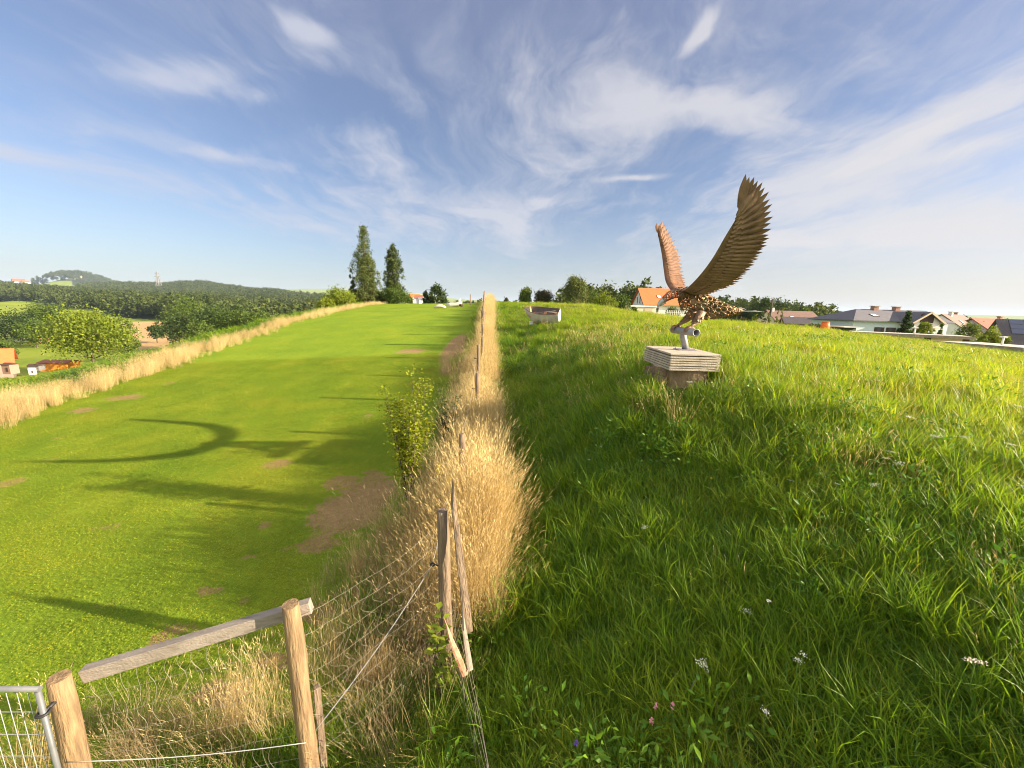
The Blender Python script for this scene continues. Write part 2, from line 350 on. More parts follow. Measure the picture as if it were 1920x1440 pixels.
lawnm = (~hill) & (cx[:, 0] < lawn_right(cx[:, 1]))
def land(x, y):                       # cover of the far land: 0 meadow, 1 mown / ripe field, 2 forest floor
    t = x/np.maximum(y, 1); f = y; k = np.zeros_like(x)
    tan_ = (t > -1.10) & (t < -.80) & (f > 118) & (f < 310+160*(t+.95)); k[tan_] = 1
    return k
def forest(x, y):
    t = x/np.maximum(y, 1); f = y
    a = (t < -.42) & (f > np.interp(t, [-1.5, -1.2, -1.0, -.6, -.4], [640, 560, 360, 250, 200])) & (f < 1250)
    b = (t < -.30) & (t > -1.1) & (f > 1200) & (f < 2300)
    c_ = (t > -.38) & (t < -.05) & (f > 330) & (f < 900)
    d_ = (t > .12) & (t < .36) & (f > 120) & (f < 420)
    e_ = (t > .36) & (t < .80) & (f > 150) & (f < 420)
    h_ = (t > .8) & (t < 1.6) & (f > 260) & (f < 700)
    k_ = (t < -.92) & (f > 2470) & (f < 2900) & (t > -1.24)
    return a | b | c_ | d_ | e_ | h_ | k_
mg, g, b = new_mat('ground_lawn'); pos = g.n('ShaderNodeTexCoord').outputs['Object']
n1 = g.noise(pos, .5, 4, .6); n2 = g.noise(pos, 9, 4, .65); n3 = g.noise(pos, 60, 3, .6)
gc = g.ramp(g.m('ADD', g.m('MULTIPLY', n1, .5), g.m('MULTIPLY', n2, .5)), [(.3, (.11, .19, .015)), (.5, (.17, .25, .016)), (.7, (.25, .29, .02))])
da = g.n('ShaderNodeAttribute', attribute_name='dirt').outputs['Fac']
dm = g.rng(g.m('ADD', da, g.m('MULTIPLY', g.m('SUBTRACT', g.m('ADD', g.m('ADD', g.m('MULTIPLY', n2, .5), g.m('MULTIPLY', n1, .25)), g.m('MULTIPLY', n3, .25)), .5), 2.0)), .36, .52)
dc = g.ramp(g.m('ADD', g.m('MULTIPLY', n3, .6), g.m('MULTIPLY', n2, .4)), [(.3, (.19, .115, .05)), (.55, (.32, .21, .095)), (.75, (.44, .31, .15))])
g.put(b.inputs['Base Color'], g.mix(dm, gc, dc)); b.inputs['Roughness'].default_value = .95; b.inputs['Specular IOR Level'].default_value = .1
bn = g.n('ShaderNodeBump'); bn.inputs['Strength'].default_value = .6; bn.inputs['Distance'].default_value = .02; g.put(bn.inputs['Height'], n3); g.put(b.inputs['Normal'], bn.outputs[0])
mm, g, b = new_mat('ground_meadow'); pos = g.n('ShaderNodeTexCoord').outputs['Object']
n1 = g.noise(pos, .35, 4, .6); n2 = g.noise(pos, 5, 5, .65)
g.put(b.inputs['Base Color'], g.ramp(g.m('ADD', g.m('MULTIPLY', n1, .5), g.m('MULTIPLY', n2, .5)), [(.3, (.035, .045, .012)), (.5, (.06, .085, .015)), (.7, (.11, .10, .03))]))
b.inputs['Roughness'].default_value = .95; b.inputs['Specular IOR Level'].default_value = .1
mh, g, b = new_mat('ground_country'); pos = g.n('ShaderNodeTexCoord').outputs['Object']
n1 = g.noise(pos, .03, 5, .6); n2 = g.noise(pos, .8, 5, .65); n3 = g.noise(pos, .004, 3)
mead = g.ramp(g.m('ADD', g.m('MULTIPLY', n1, .55), g.m('MULTIPLY', n2, .45)), [(.3, (.12, .17, .02)), (.5, (.20, .25, .025)), (.7, (.30, .30, .04))])
fld = g.ramp(g.m('ADD', g.m('MULTIPLY', n1, .4), g.m('MULTIPLY', n2, .6)), [(.3, (.34, .20, .09)), (.7, (.52, .36, .17))])
la = g.n('ShaderNodeAttribute', attribute_name='field').outputs['Fac']; fa = g.n('ShaderNodeAttribute', attribute_name='wood').outputs['Fac']
c = g.mix(g.rng(la, .3, .7), mead, fld); c = g.mix(g.rng(fa, .3, .7), c, (.03, .045, .012))
g.put(b.inputs['Base Color'], c); b.inputs['Roughness'].default_value = .95; b.inputs['Specular IOR Level'].default_value = .1
def sub(mask, name, mat, extra):
    q = Q[mask]; used, inv = np.unique(q, return_inverse=True)
    me = np_mesh(name, V3[used], inv.reshape(-1, 4), None, [mat], {k: v_[used] for k, v_ in extra.items()}, True)
    return tag(link(name, me), kind='structure')
sub(lawnm, 'lawn', mg, {'dirt': dirt_mask(GX, GY)})
sub((~hill) & (~lawnm), 'meadow_ground', mm, {})
sub(hill, 'countryside_ground', mh, {'field': land(GX, GY), 'wood': forest(GX, GY).astype(float)})
# ------------------------------------------------------------------ grasses
rs = np.random.RandomState
def blades(rng, n, Rd, L, wd, lean=(.05, .5), curl=(.2, 1.6), segs=4, tint=(0, 1), az=None, base=None):
    """n tapering, drooping blades -> V, quads, tris, tint"""
    a = rng.uniform(0, 2*np.pi, n); r = Rd*np.sqrt(rng.uniform(0, 1, n))
    B = np.c_[r*np.cos(a), r*np.sin(a), np.full(n, -.03)] if base is None else base
    ph = rng.uniform(0, 2*np.pi, n) if az is None else az(rng, n)
    ln = rng.uniform(L[0], L[1], n)*rng.uniform(.75, 1, n); w_ = rng.uniform(wd[0], wd[1], n)
    th0 = rng.uniform(lean[0], lean[1], n); kp = rng.uniform(curl[0], curl[1], n)
    tw = rng.uniform(-.6, .6, n); t = rng.uniform(tint[0], tint[1], n)
    V = []; pos = B.copy()
    for k in range(segs+1):
        s = k/segs; th = th0 + kp*s*s
        ww = w_*.5*(1-s**2.2)*(.75+.25*np.minimum(1, s*3))
        px, py = -np.sin(ph+tw), np.cos(ph+tw)
        if k < segs:
            V += [pos + np.c_[px*ww, py*ww, 0*ww], pos - np.c_[px*ww, py*ww, 0*ww]]
            st = ln/segs; pos = pos + np.c_[np.cos(ph)*np.sin(th)*st, np.sin(ph)*np.sin(th)*st, np.cos(th)*st]
        else: V += [pos]
    m = 2*segs+1; VV = np.stack(V, 1).reshape(-1, 3); o = (np.arange(n)*m)[:, None]
    q = np.concatenate([o+np.array([[2*k, 2*k+1, 2*k+3, 2*k+2]]) for k in range(segs-1)], 0) if segs > 1 else np.zeros((0, 4), int)
    tr = o+np.array([[2*segs-2, 2*segs-1, 2*segs]])
    return VV, q, tr, np.repeat(t, m), pos, ph
def join(parts):
    V, q, t, a, off = [], [], [], [], 0
    for p in parts:
        V.append(p[0]); q.append(np.asarray(p[1], int).reshape(-1, 4)+off); t.append(np.asarray(p[2], int).reshape(-1, 3)+off); a.append(p[3]); off += len(p[0])
    return np.concatenate(V), np.concatenate(q), np.concatenate(t), np.concatenate(a)
def leaves(rng, C, D, ln, wd, tint=(0, 1), droop=.5):
    """pointed oval leaves: base C, direction D (n,3), each two quads folded at the midrib"""
    n = len(C); D = D/np.linalg.norm(D, axis=1, keepdims=True); up = np.tile([0, 0, 1.], (n, 1))+rng.normal(0, .35, (n, 3))
    S = np.cross(D, up); S /= np.linalg.norm(S, axis=1, keepdims=True)+1e-9; N = np.cross(S, D)
    l = rng.uniform(*ln, n)[:, None]; w_ = rng.uniform(*wd, n)[:, None]*.5
    m1 = C+D*l*.45+N*l*.02; tip = C+D*l - np.c_[0*l, 0*l, l*droop*.3]; up_ = N*w_*.25
    V = np.stack([C, m1+S*w_+up_, tip, m1-S*w_+up_, m1], 1).reshape(-1, 3); o = (np.arange(n)*5)[:, None]
    t = np.concatenate([o+np.array([[0, 4, 1]]), o+np.array([[4, 2, 1]]), o+np.array([[0, 3, 4]]), o+np.array([[4, 3, 2]])])
    return V, np.zeros((0, 4), int), t, np.repeat(rng.uniform(*tint, n), 5)
def seedheads(rng, tips, ph, size=(.05, .11), wd=.006, n=5, tint=(.5, 1)):
    C, D = [], []
    n = 3
    for k in range(n):
        C.append(tips + np.c_[-np.cos(ph)*.012*k, -np.sin(ph)*.012*k, -.035*k+0*ph])
        D.append(np.c_[np.cos(ph)*.45, np.sin(ph)*.45, .9+0*ph]+rng.normal(0, .16, (len(tips), 3)))
    return leaves(rng, np.concatenate(C), np.concatenate(D), (size[0]*.8, size[1]*.8), (wd, wd*1.5), tint)
def proto(name, parts, mats, fm=None):
    V, q, t, a = join(parts); return np_mesh(name, V, q, t, mats, {'tint': a})
_ngs = {}
def scatter_tree(coll):
    ng = bpy.data.node_groups.new('scatter', 'GeometryNodeTree')
    ng.interface.new_socket('Geometry', in_out='INPUT', socket_type='NodeSocketGeometry'); ng.interface.new_socket('Geometry', in_out='OUTPUT', socket_type='NodeSocketGeometry')
    N, Lk = ng.nodes, ng.links; gi = N.new('NodeGroupInput'); go = N.new('NodeGroupOutput')
    ci = N.new('GeometryNodeCollectionInfo'); ci.inputs[0].default_value = coll; ci.inputs[1].default_value = True; ci.inputs[2].default_value = True
    ip = N.new('GeometryNodeInstanceOnPoints'); ip.inputs['Pick Instance'].default_value = True
    def att(nm, ty):
        a = N.new('GeometryNodeInputNamedAttribute'); a.data_type = ty; a.inputs[0].default_value = nm; return a.outputs[0]
    Lk.new(gi.outputs[0], ip.inputs['Points']); Lk.new(ci.outputs[0], ip.inputs['Instance'])
    Lk.new(att('pick', 'INT'), ip.inputs['Instance Index'])
    Lk.new(att('rot', 'FLOAT_VECTOR'), ip.inputs['Rotation']); Lk.new(att('scl', 'FLOAT_VECTOR'), ip.inputs['Scale'])
    Lk.new(ip.outputs[0], go.inputs[0]); return ng
def scatter(name, protos, pts, rot, scl, pick, label, cat):
    """uncountable cover as ONE object: the plants stand on points of its mesh"""
    coll = bpy.data.collections.new(name+'_plants')
    for i, p in enumerate(protos): coll.objects.link(bpy.data.objects.new('%s_%02d' % (name, i), p))
    me = bpy.data.meshes.new(name); n = len(pts); me.vertices.add(n); me.vertices.foreach_set('co', np.asarray(pts, np.float32).ravel())
    a = me.attributes.new('rot', 'FLOAT_VECTOR', 'POINT'); a.data.foreach_set('vector', np.asarray(rot, np.float32).ravel())
    s3 = np.asarray(scl, np.float32); s3 = np.repeat(s3[:, None], 3, 1) if s3.ndim == 1 else s3
    a = me.attributes.new('scl', 'FLOAT_VECTOR', 'POINT'); a.data.foreach_set('vector', s3.ravel())
    a = me.attributes.new('pick', 'INT', 'POINT'); a.data.foreach_set('value', np.asarray(pick, np.int32))
    for p in protos:
        for m_ in p.materials:
            if m_.name not in me.materials: me.materials.append(m_)
    o = link(name, me); md = o.modifiers.new('scatter', 'NODES'); md.node_group = scatter_tree(coll)
    return tag(o, label, cat, kind='stuff')
def slope_rot(x, y, rng, amt=.6):     # turn a plant to its own heading and lean it part of the way with the slope
    e = .25; gx = (Zs(x+e, y)-Zs(x-e, y))/(2*e); gy = (Zs(x, y+e)-Zs(x, y-e))/(2*e)
    rz = rng.uniform(0, 2*np.pi, len(x)); c, s_ = np.cos(rz), np.sin(rz)
    lx, ly = gx*c+gy*s_, -gx*s_+gy*c
    return np.c_[np.arctan(ly)*amt, -np.arctan(lx)*amt, rz]
def sector(rng, n, r0, r1, tmin=-1.65, tmax=1.65, pw=1.0):
    """points in the viewed wedge; pw=1 even density over the ground"""
    y = np.sqrt(rng.uniform(r0**2, r1**2, n)) if pw == 1.0 else r0*(r1/r0)**rng.uniform(0, 1, n)
    return rng.uniform(tmin, tmax, n)*y, y
def vnoise(x, y, s, seed=0):
    return (np.sin(x*s+seed)*np.cos(y*s*1.13+seed*2.1)+np.sin((x+y)*s*.61+seed*.7)*.7+np.sin((x-1.7*y)*s*1.9+seed)*.4)/2.1

green = [(.05, (.046, .145, .014)), (.30, (.092, .23, .016)), (.55, (.19, .315, .018)), (.80, (.34, .37, .022)), (1, (.52, .46, .10))]
m_lawn = leafy('lawn_blades', [(.1, (.120, .190, .014)), (.4, (.205, .275, .018)), (.7, (.32, .36, .024)), (1, (.48, .43, .07))], .42, .6, patch=(.34, .33, .03, .6), pscale=.9, pamp=1.15)
m_mead = leafy('meadow_blades', green, .48, .42, spec=.5, east=.30, patch=(.38, .35, .04, .6), pscale=.30)
m_weed = leafy('weed_leaves', [(.05, (.045, .12, .012)), (.5, (.10, .215, .016)), (1, (.19, .30, .025))], .35, .5)
m_fresh = leafy('fresh_blades', [(.05, (.11, .22, .012)), (.4, (.19, .31, .016)), (.8, (.34, .42, .03)), (1, (.5, .48, .08))], .50, .5, pscale=.5, east=.22)
m_cool = leafy('cool_blades', [(.05, (.060, .125, .024)), (.5, (.115, .195, .034)), (1, (.21, .29, .06))], .42, .42, pscale=.5, spec=.4, east=.35)
m_dry = leafy('dry_stalks', [(.05, (.27, .185, .075)), (.4, (.52, .385, .165)), (.75, (.68, .535, .255)), (1, (.76, .645, .37))], .30, .6, ptint=(1.05, .95, .75))
m_grey = leafy('old_straw', [(.05, (.18, .125, .06)), (.5, (.36, .26, .13)), (1, (.52, .42, .25))], .25, .7, ptint=(1., .95, .8))
m_white = simple('white_petals', (.62, .61, .55), (.50, .50, .43), 30, .7)
m_umb = leafy('umbel_white', [(0, (.55, .55, .42)), (1, (.80, .78, .66))], .3, .7, ptint=(1, 1, .9))

# lawn: short mown turf
R_ = rs(11)
lawn_p = [proto('turf_tuft_%d' % k, [blades(rs(20+k), 420, .28, (.020, .048), (.0026, .0048), (.1, 1.0), (.1, 1.0), 2), leaves(rs(40+k), np.c_[rs(1).uniform(-.25, .25, (26, 2)), np.full(26, .015)], np.c_[rs(2+k).normal(0, 1, (26, 2)), np.full(26, .35)], (.010, .02), (.008, .014), (.1, .7))], [m_lawn if k < 4 else m_fresh]) for k in range(5)]
x, y = sector(R_, 52000, 2.0, 17, -1.55, .2); x2, y2 = sector(R_, 15000, 17, 54, -1.1, .1)
x = np.r_[x, x2]; y = np.r_[y, y2]
k = (x < lawn_right(y)-.02) & (x > LEFT_EDGE+.3*np.sin(y)) & (d_out(x, y) < .5)
dm_ = dirt_mask(x, y) + .22*vnoise(x, y, 5.)
k &= R_.uniform(0, 1, len(x)) > .93*smooth(.28, .70, dm_)
x, y = x[k], y[k]; far = y > 17
scatter('lawn_grass', lawn_p, np.c_[x, y, Zs(x, y)], slope_rot(x, y, R_, .9), R_.uniform(.8, 1.25, len(x))*np.where(far, 1.5, 1.), np.where(vnoise(x, y, 1.1, 6)+.5*vnoise(x, y, 4.3, 1) > .25, R_.randint(2, 5, len(x)), R_.randint(0, 4, len(x))), 'short mown green lawn grass on the left of the fence', 'grass')

x, y = sector(R_, 16000, 2.0, 17, -1.55, .2); k = (x < lawn_right(y)-.02) & (x > LEFT_EDGE+.4) & (R_.uniform(0, 1, len(x)) < .02+.75*smooth(.22, .7, dirt_mask(x, y)+.25*vnoise(x, y, 7., 2))); x, y = x[k], y[k]
th = [proto('thatch_tuft_%d' % k, [blades(rs(60+k), 90, .24, (.02, .07), (.002, .004), (.5, 1.4), (.1, 1.2), 3)], [m_grey]) for k in range(3)]
scatter('dry_thatch', th, np.c_[x, y, Zs(x, y)], slope_rot(x, y, R_, .9), R_.uniform(.6, 1.2, len(x)), R_.randint(0, 3, len(x)), 'short dead thatch lying on the worn bare patches of the lawn', 'thatch')
# meadow: knee-high grass on the bank and the field
def tuft(k, n, Rd, L, wd, segs=4, lean=(.05, .6), curl=(.3, 1.9), dry=0, tint=(0, .85)):
    p = [blades(rs(100+k), n, Rd, L, wd, lean, curl, segs, tint)]
    if dry: p.append(blades(rs(300+k), dry, Rd, (L[1]*.8, L[1]*1.35), (.0025, .004), (.05, .45), (.1, .8), 4, (.9, 1.35)))
    return p
mead_p = [proto('meadow_tuft_%d' % k, tuft(k, *a), [(m_mead, m_fresh, m_fresh, m_cool, m_fresh, m_mead)[k]]) for k, a in enumerate([
    (70, .20, (.24, .50), (.006, .013)), (80, .22, (.16, .38), (.005, .009)), (45, .12, (.30, .62), (.008, .015)), (110, .25, (.12, .32), (.004, .008)),
    (50, .10, (.25, .55), (.005, .009), 5, (.15, .9), (.8, 2.4)), (90, .2, (.15, .4), (.004, .008), 4, (.05, .6), (.3, 1.9), 12)])]
weed_p = []
for kk in range(4):
    r = rs(500+kk); n = (60, 90, 45, 120)[kk]; hh = (.12, .22, .30, .10)[kk]
    C = np.c_[r.normal(0, .09, (n, 2)), r.uniform(.01, hh, n)]; D = np.c_[C[:, :2]*4+r.normal(0, .5, (n, 2)), r.uniform(.05, .7, n)]
    ps = [leaves(r, C, D, ((.025, .05), (.025, .05), (.04, .085), (.018, .03))[kk], ((.014, .026), (.010, .016), (.018, .032), (.014, .024))[kk], (0, .8))]
    ps.append(blades(r, 30, .15, (.1, .28), (.003, .006), (.1, .7), (.2, 1.4), 3, (0, .6)))
    weed_p.append(proto('meadow_weed_%d' % kk, ps, [m_weed]))
R_ = rs(12)
def right_of(x, y, m=.05): return (x > fence_x(y)+m) & (d_out(x, y) < 6)
xs, ys = [], []
for n, a, b_, t0, t1 in ((7000, 1.1, 4.2, -.6, 2.4), (16000, 4.2, 11, -.25, 1.7), (15000, 11, 26, -.15, 1.65), (11000, 26, 62, -.12, 1.5)):
    u, v_ = sector(R_, n, a, b_, t0, t1); xs.append(u); ys.append(v_)
x = np.concatenate(xs); y = np.concatenate(ys)
def pedestal_zone(x, y): return (np.abs(x-2.92) < .50) & (y > 5.98) & (y < 7.5)
k = right_of(x, y) & ~pedestal_zone(x, y) & (R_.uniform(0, 1, len(x)) > .55*smooth(.35, .75, vnoise(x, y, 2.6, 3)))
x, y = x[k], y[k]
dist = np.hypot(x, y); sc_ = R_.uniform(.45, 1.20, len(x))*np.interp(dist, [2, 5, 12, 30, 60], [.80, .92, 1.0, 1.1, 1.25])
pick = R_.choice(6, len(x), p=[.24, .22, .14, .22, .10, .08])
s3 = np.c_[sc_*np.interp(dist, [5, 15, 40], [1, 1.35, 2.2]), sc_*np.interp(dist, [5, 15, 40], [1, 1.35, 2.2]), sc_*np.interp(dist, [5, 30, 60], [1, .78, .65])]
scatter('meadow_grass', mead_p, np.c_[x, y, Zs(x, y)], slope_rot(x, y, R_, .55), s3, pick, 'long lush green grass on the bank and field right of the fence', 'grass')
x, y = sector(R_, 9000, 1.2, 16, -.4, 2.2)
k = right_of(x, y, .1) & ~pedestal_zone(x, y) & (vnoise(x, y, 1.7, 9) > .08); x, y = x[k], y[k]
scatter('meadow_weeds', weed_p, np.c_[x, y, Zs(x, y)], slope_rot(x, y, R_, .6), R_.uniform(.7, 1.35, len(x)), R_.randint(0, 4, len(x)), 'broad leaved weeds and clover growing between the meadow grass', 'weeds')
# dry straw-coloured stalks in the meadow
sk = [proto('stalk_tuft_%d' % k, (lambda b: [b, seedheads(rs(k), b[4], b[5])])(blades(rs(600+k), (7, 12, 18, 26)[k], (.12, .2, .25, .14)[k], (.35, .75), (.003, .0045), (.02, .5), (.05, .7), 4, (.2, 1))), [m_dry]) for k in range(4)]
x, y = sector(R_, 5200, 1.5, 30, -.3, 1.9)
a = G(1130, 665); b_ = G(1230, 745); c_ = G(1590, 870); e_ = G(1800, 950)
near = np.exp(-((x-a.x)**2/2.2+(y-a.y)**2/14))*1.0+np.exp(-((x-b_.x)**2+(y-b_.y)**2)/.25)*1.6+np.exp(-((x-c_.x)**2/.8+(y-c_.y)**2/.8))*.45+np.exp(-((x-e_.x)**2+(y-e_.y)**2)/1.2)*.4
k = right_of(x, y, .3) & ~pedestal_zone(x, y) & (R_.uniform(0, 1, len(x)) < .045+near+.10*smooth(.2, .8, vnoise(x, y, .9, 4))); x, y = x[k], y[k]
scatter('straw_stalks', sk, np.c_[x, y, Zs(x, y)], slope_rot(x, y, R_, .3), R_.uniform(.6, 1.1, len(x)), R_.randint(0, 4, len(x)), 'thin straw coloured seed stalks standing in the green meadow', 'grass')

# tall dry grass along the fence
def stalks(k, n, Rd, L, lean, curl, mat, w_=(.0022, .0042), tint=(0, 1), sh=True):
    b = blades(rs(700+k), n, Rd, L, w_, lean, curl, 5, tint); p = [b]
    if sh: p.append(seedheads(rs(800+k), b[4], b[5], (.05, .11), .0038, 6, (.3, 1)))
    return proto('dry_tuft_%d' % k, p, [mat])
dry_p = [stalks(0, 60, .16, (.75, 1.25), (.0, .22), (.0, .45), m_dry), stalks(1, 70, .20, (.55, 1.05), (.05, .40), (.1, .8), m_dry), stalks(2, 40, .12, (.9, 1.4), (.0, .18), (.05, .5), m_dry),
         stalks(3, 80, .22, (.3, .7), (.2, .9), (.3, 1.4), m_grey, (.003, .005), (0, 1), False), stalks(4, 55, .18, (.6, 1.1), (.1, .6), (.2, 1.2), m_grey), stalks(5, 30, .1, (.8, 1.3), (.3, .8), (.2, .9), m_dry)]
R_ = rs(13); n = 3600
y = 3.3+(44-3.3)*R_.uniform(0, 1, n)**1.5; u = R_.normal(0, 1, n)
wid = np.interp(y, [3, 4.5, 8, 20, 44], [.42, .50, .42, .34, .34])
x = fence_x(y) + np.interp(y, [3, 8, 20], [.12, .12, .10]) + u*wid*.62
nl = 330; yl = 3.8+R_.uniform(0, 1, nl)**1.3*12; xl = fence_x(yl)-.25-np.abs(R_.normal(0, .36, nl))*np.interp(yl, [3.8, 7, 12], [1.0, .8, .6])
x = np.r_[x, xl]; y = np.r_[y, yl]; u = np.r_[u, np.full(nl, -1.2)]
k = (np.abs(u) < 2) & (d_out(x, y) < 0) & (R_.uniform(0, 1, len(x)) < .72+.55*vnoise(x, y, 3.1, 8)); x, y, u = x[k], y[k], u[k]
pick = np.where(u > -.5, R_.choice([0, 1, 2, 5, 3], len(x), p=[.34, .28, .2, .08, .10]), R_.choice([3, 4, 1, 0], len(x), p=[.40, .32, .18, .10]))
hs = np.interp(np.abs(u), [0, 1, 2], [1.0, .92, .62])*R_.uniform(.62, 1.10, len(x))*(1+.22*vnoise(x, y, 2.3, 5))*np.interp(y, [3.3, 4.2, 6.5, 9], [1.0, 1.30, 1.28, 1.05])
lean_ = np.where(R_.uniform(0, 1, len(x)) < .14, .34, .09); rot = np.c_[R_.normal(0, 1, len(x))*lean_, R_.normal(0, 1, len(x))*lean_, R_.uniform(0, 6.28, len(x))]
scatter('dry_fence_grass', dry_p, np.c_[x, y, Zs(x, y)], rot, hs, pick, 'tall golden dry grass growing thickly along the post fence', 'dry grass')
y = 3.4+38*R_.uniform(0, 1, 620)**1.6; x = fence_x(y)+R_.normal(.1, .5, 620); k = d_out(x, y) < 0; x, y = x[k], y[k]
scatter('strip_green', mead_p+weed_p[:2], np.c_[x, y, Zs(x, y)], slope_rot(x, y, R_, .2), R_.uniform(.9, 1.7, len(x)), R_.choice([0, 2, 4, 5, 6], len(x)), 'green stems growing up through the dry grass of the fence line', 'grass')
# greener and greyer growth at the fence corner in front
x = R_.normal(-1.0, .5, 190); y = R_.normal(3.5, .6, 190)
k = (y > 2.2) & (x < -.25) & (x > -2.6) & (y-2.0 > (x+1.7)*-.25) & (d_out(x, y) < 0); x, y = x[k], y[k]
for px_, py_, n_, sp_ in ((330, 1395, 9, .13), (430, 1385, 12, .16), (505, 1370, 10, .13), (240, 1420, 5, .1), (60, 1425, 8, .15), (705, 1075, 16, .14), (735, 1020, 14, .16)):
    c_ = G(px_, py_); x = np.r_[x, c_.x+R_.normal(0, sp_, n_)]; y = np.r_[y, c_.y+R_.normal(0, sp_*.8, n_)]
hs = R_.uniform(.38, .72, len(x)); nearC = np.hypot(x+.7, y-3.9) < .6; hs[nearC] *= 1.25
scatter('corner_straw', dry_p, np.c_[x, y, Zs(x, y)], np.c_[R_.normal(0, .2, len(x)), R_.normal(0, .2, len(x)), R_.uniform(0, 6.28, len(x))], hs, R_.choice([3, 4, 1, 5, 0], len(x), p=[.3, .3, .15, .15, .1]), 'tangled grey and straw coloured grass behind the wire netting', 'dry grass')
x, y = R_.uniform(-2.4, .25, 900), R_.uniform(1.6, 3.2, 900)
k = (y > np.interp(x, [-2.7, -1.6, -.5, .3], [1.7, 2.2, 2.5, 2.6])-.9) & (y < np.interp(x, [-2.7, -1.6, -.5, .3], [2.2, 2.6, 3.1, 3.3])); x, y = x[k], y[k]
scatter('verge_grass', mead_p+weed_p, np.c_[x, y, Zs(x, y)], slope_rot(x, y, R_, .4), R_.uniform(.35, .75, len(x)), R_.choice([0, 1, 3, 5, 1, 3, 9], len(x)), 'green grass and weeds around the feet of the corner posts', 'grass')
# dry grass along the far left edge of the lawn
n = 3400; y = 6+(46-6)*R_.uniform(0, 1, n)**1.35; u = R_.normal(0, 1, n)
x = LEFT_EDGE+.1+.25*np.sin(y*.9)+u*np.interp(y, [6, 16, 30], [.75, .6, .5]); k = np.abs(u) < 2.2; x, y, u = x[k], y[k], u[k]
k = R_.uniform(0, 1, len(x)) < .78+.5*vnoise(x, y, 1.3, 7); x, y, u = x[k], y[k], u[k]
hs = R_.uniform(.45, 1.05, len(x))*np.interp(y, [6, 16, 22, 40], [.70, .64, .44, .36])*(1+.3*vnoise(x, y, 1.9, 2))
scatter('dry_edge_grass', dry_p, np.c_[x, y, Zs(x, y)], np.c_[R_.normal(0, .08, len(x)), R_.normal(.12, .10, len(x)), R_.normal(0, .5, len(x))], np.c_[hs*1.25, hs*1.25, hs], R_.choice([0, 1, 2, 4], len(x), p=[.35, .35, .15, .15]), 'band of pale golden dry grass along the far edge of the lawn', 'dry grass')
# rough growth on the slope below the lawn edge
n = 5200; t = R_.uniform(-1.75, -.28, n); y = 11*(70/11)**R_.uniform(0, 1, n); x = t*y
k = (x < LEFT_EDGE-.8); x, y = x[k], y[k]
scatter('slope_grass', [mead_p[0], mead_p[2], mead_p[5], weed_p[2]], np.c_[x, y, Zs(x, y)], slope_rot(x, y, R_, .4), np.c_[R_.uniform(2.2, 4, len(x)), R_.uniform(2.2, 4, len(x)), R_.uniform(.7, 1.2, len(x))], R_.randint(0, 4, len(x)), 'rough green growth on the slope below the lawn edge', 'grass')
# ------------------------------------------------------------------ materials of the objects
m_wood = simple('post_wood', (.27, .195, .125), (.10, .072, .05), 5, .85, bump=.8, bscale=14, stretch=(6, 6, .7))
m_woodc = simple('post_core', (.31, .205, .105), (.12, .078, .042), 5, .85, bump=.6, bscale=14, stretch=(6, 6, .7))
m_board = simple('board_wood', (.33, .28, .235), (.20, .165, .135), 3, .8, bump=.5, bscale=30, stretch=(1, 8, 8))
m_silver = simple('weathered_wood', (.34, .28, .22), (.21, .17, .135), 4, .85, bump=.5, bscale=20)
m_redw = simple('red_painted_wood', (.46, .16, .08), (.56, .36, .24), 9, .75, bump=.4)
m_zinc = simple('zinc_wire', (.40, .35, .28), (.28, .24, .19), 20, .5, .5)
m_rope = simple('white_rope', (.38, .38, .37), (.26, .27, .27), 300, .7)
m_black = simple('black_plastic', (.02, .02, .02), (.035, .03, .03), 9, .5)
m_gate = simple('gate_metal', (.16, .165, .17), (.11, .115, .12), 9, .5, .2)
m_rust = simple('rusty_steel', (.32, .205, .135), (.17, .105, .070), 6, .50, .25, bump=.35, bscale=60)
m_rust2 = simple('copper_steel', (.235, .110, .050), (.105, .050, .026), 9, .65, .0, bump=.3, bscale=80)
m_bronze = simple('bronze_rings', (.30, .185, .085), (.13, .08, .042), 11, .40, .6, bump=.2, bscale=60)
m_steel = simple('grey_steel', (.50, .48, .45), (.34, .33, .31), 7, .45, .5, bump=.1)
m_pipe = simple('galvanised_pipe', (.33, .32, .335), (.23, .22, .235), 6, .5, .35, bump=.1)
m_conc = simple('concrete_slab', (.50, .43, .345), (.36, .305, .24), 6, .9, bump=.5, bscale=60)
m_stump = simple('stump_bark', (.27, .185, .11), (.12, .085, .055), 4, .9, bump=.9, bscale=12, stretch=(5, 5, .8))
m_ends = simple('stump_end', (.55, .42, .27), (.42, .31, .19), 8, .9, bump=.3)

# ------------------------------------------------------------------ fence
def post(o, top, base, r, mat, seed, split=False, name='post'):
    rg = random.Random(seed); b = MB(o); top, base = Vector(top), Vector(base); n = 9
    pts, rad = [], []
    for i in range(n):
        s = i/(n-1); pts.append(base.lerp(top, s)+Vector((rg.uniform(-.004, .004), rg.uniform(-.004, .004), 0))); rad.append(r*(1.08-.14*s)*rg.uniform(.97, 1.03))
    rad[-1] *= .90; b.tube(pts, rad, 14, True, True, .05, rg); return b
pb, pa = P(545, 1132, 2.14), P(112, 1268, 1.85)
B0 = Vector((pb.x+.02, pb.y+.02, 0)); A0 = Vector((pa.x-.02, pa.y-.03, 0)); B0.z = Z(B0.x, B0.y)-.25; A0.z = Z(A0.x, A0.y)-.25
nf = empty('netting_fence', (A0.x, A0.y, A0.z+.25), 'low wire netting fence with two round posts and a weathered top rail', 'fence')
o_ = nf.location
def on_post(p_):                     # the end grain cap
    pass
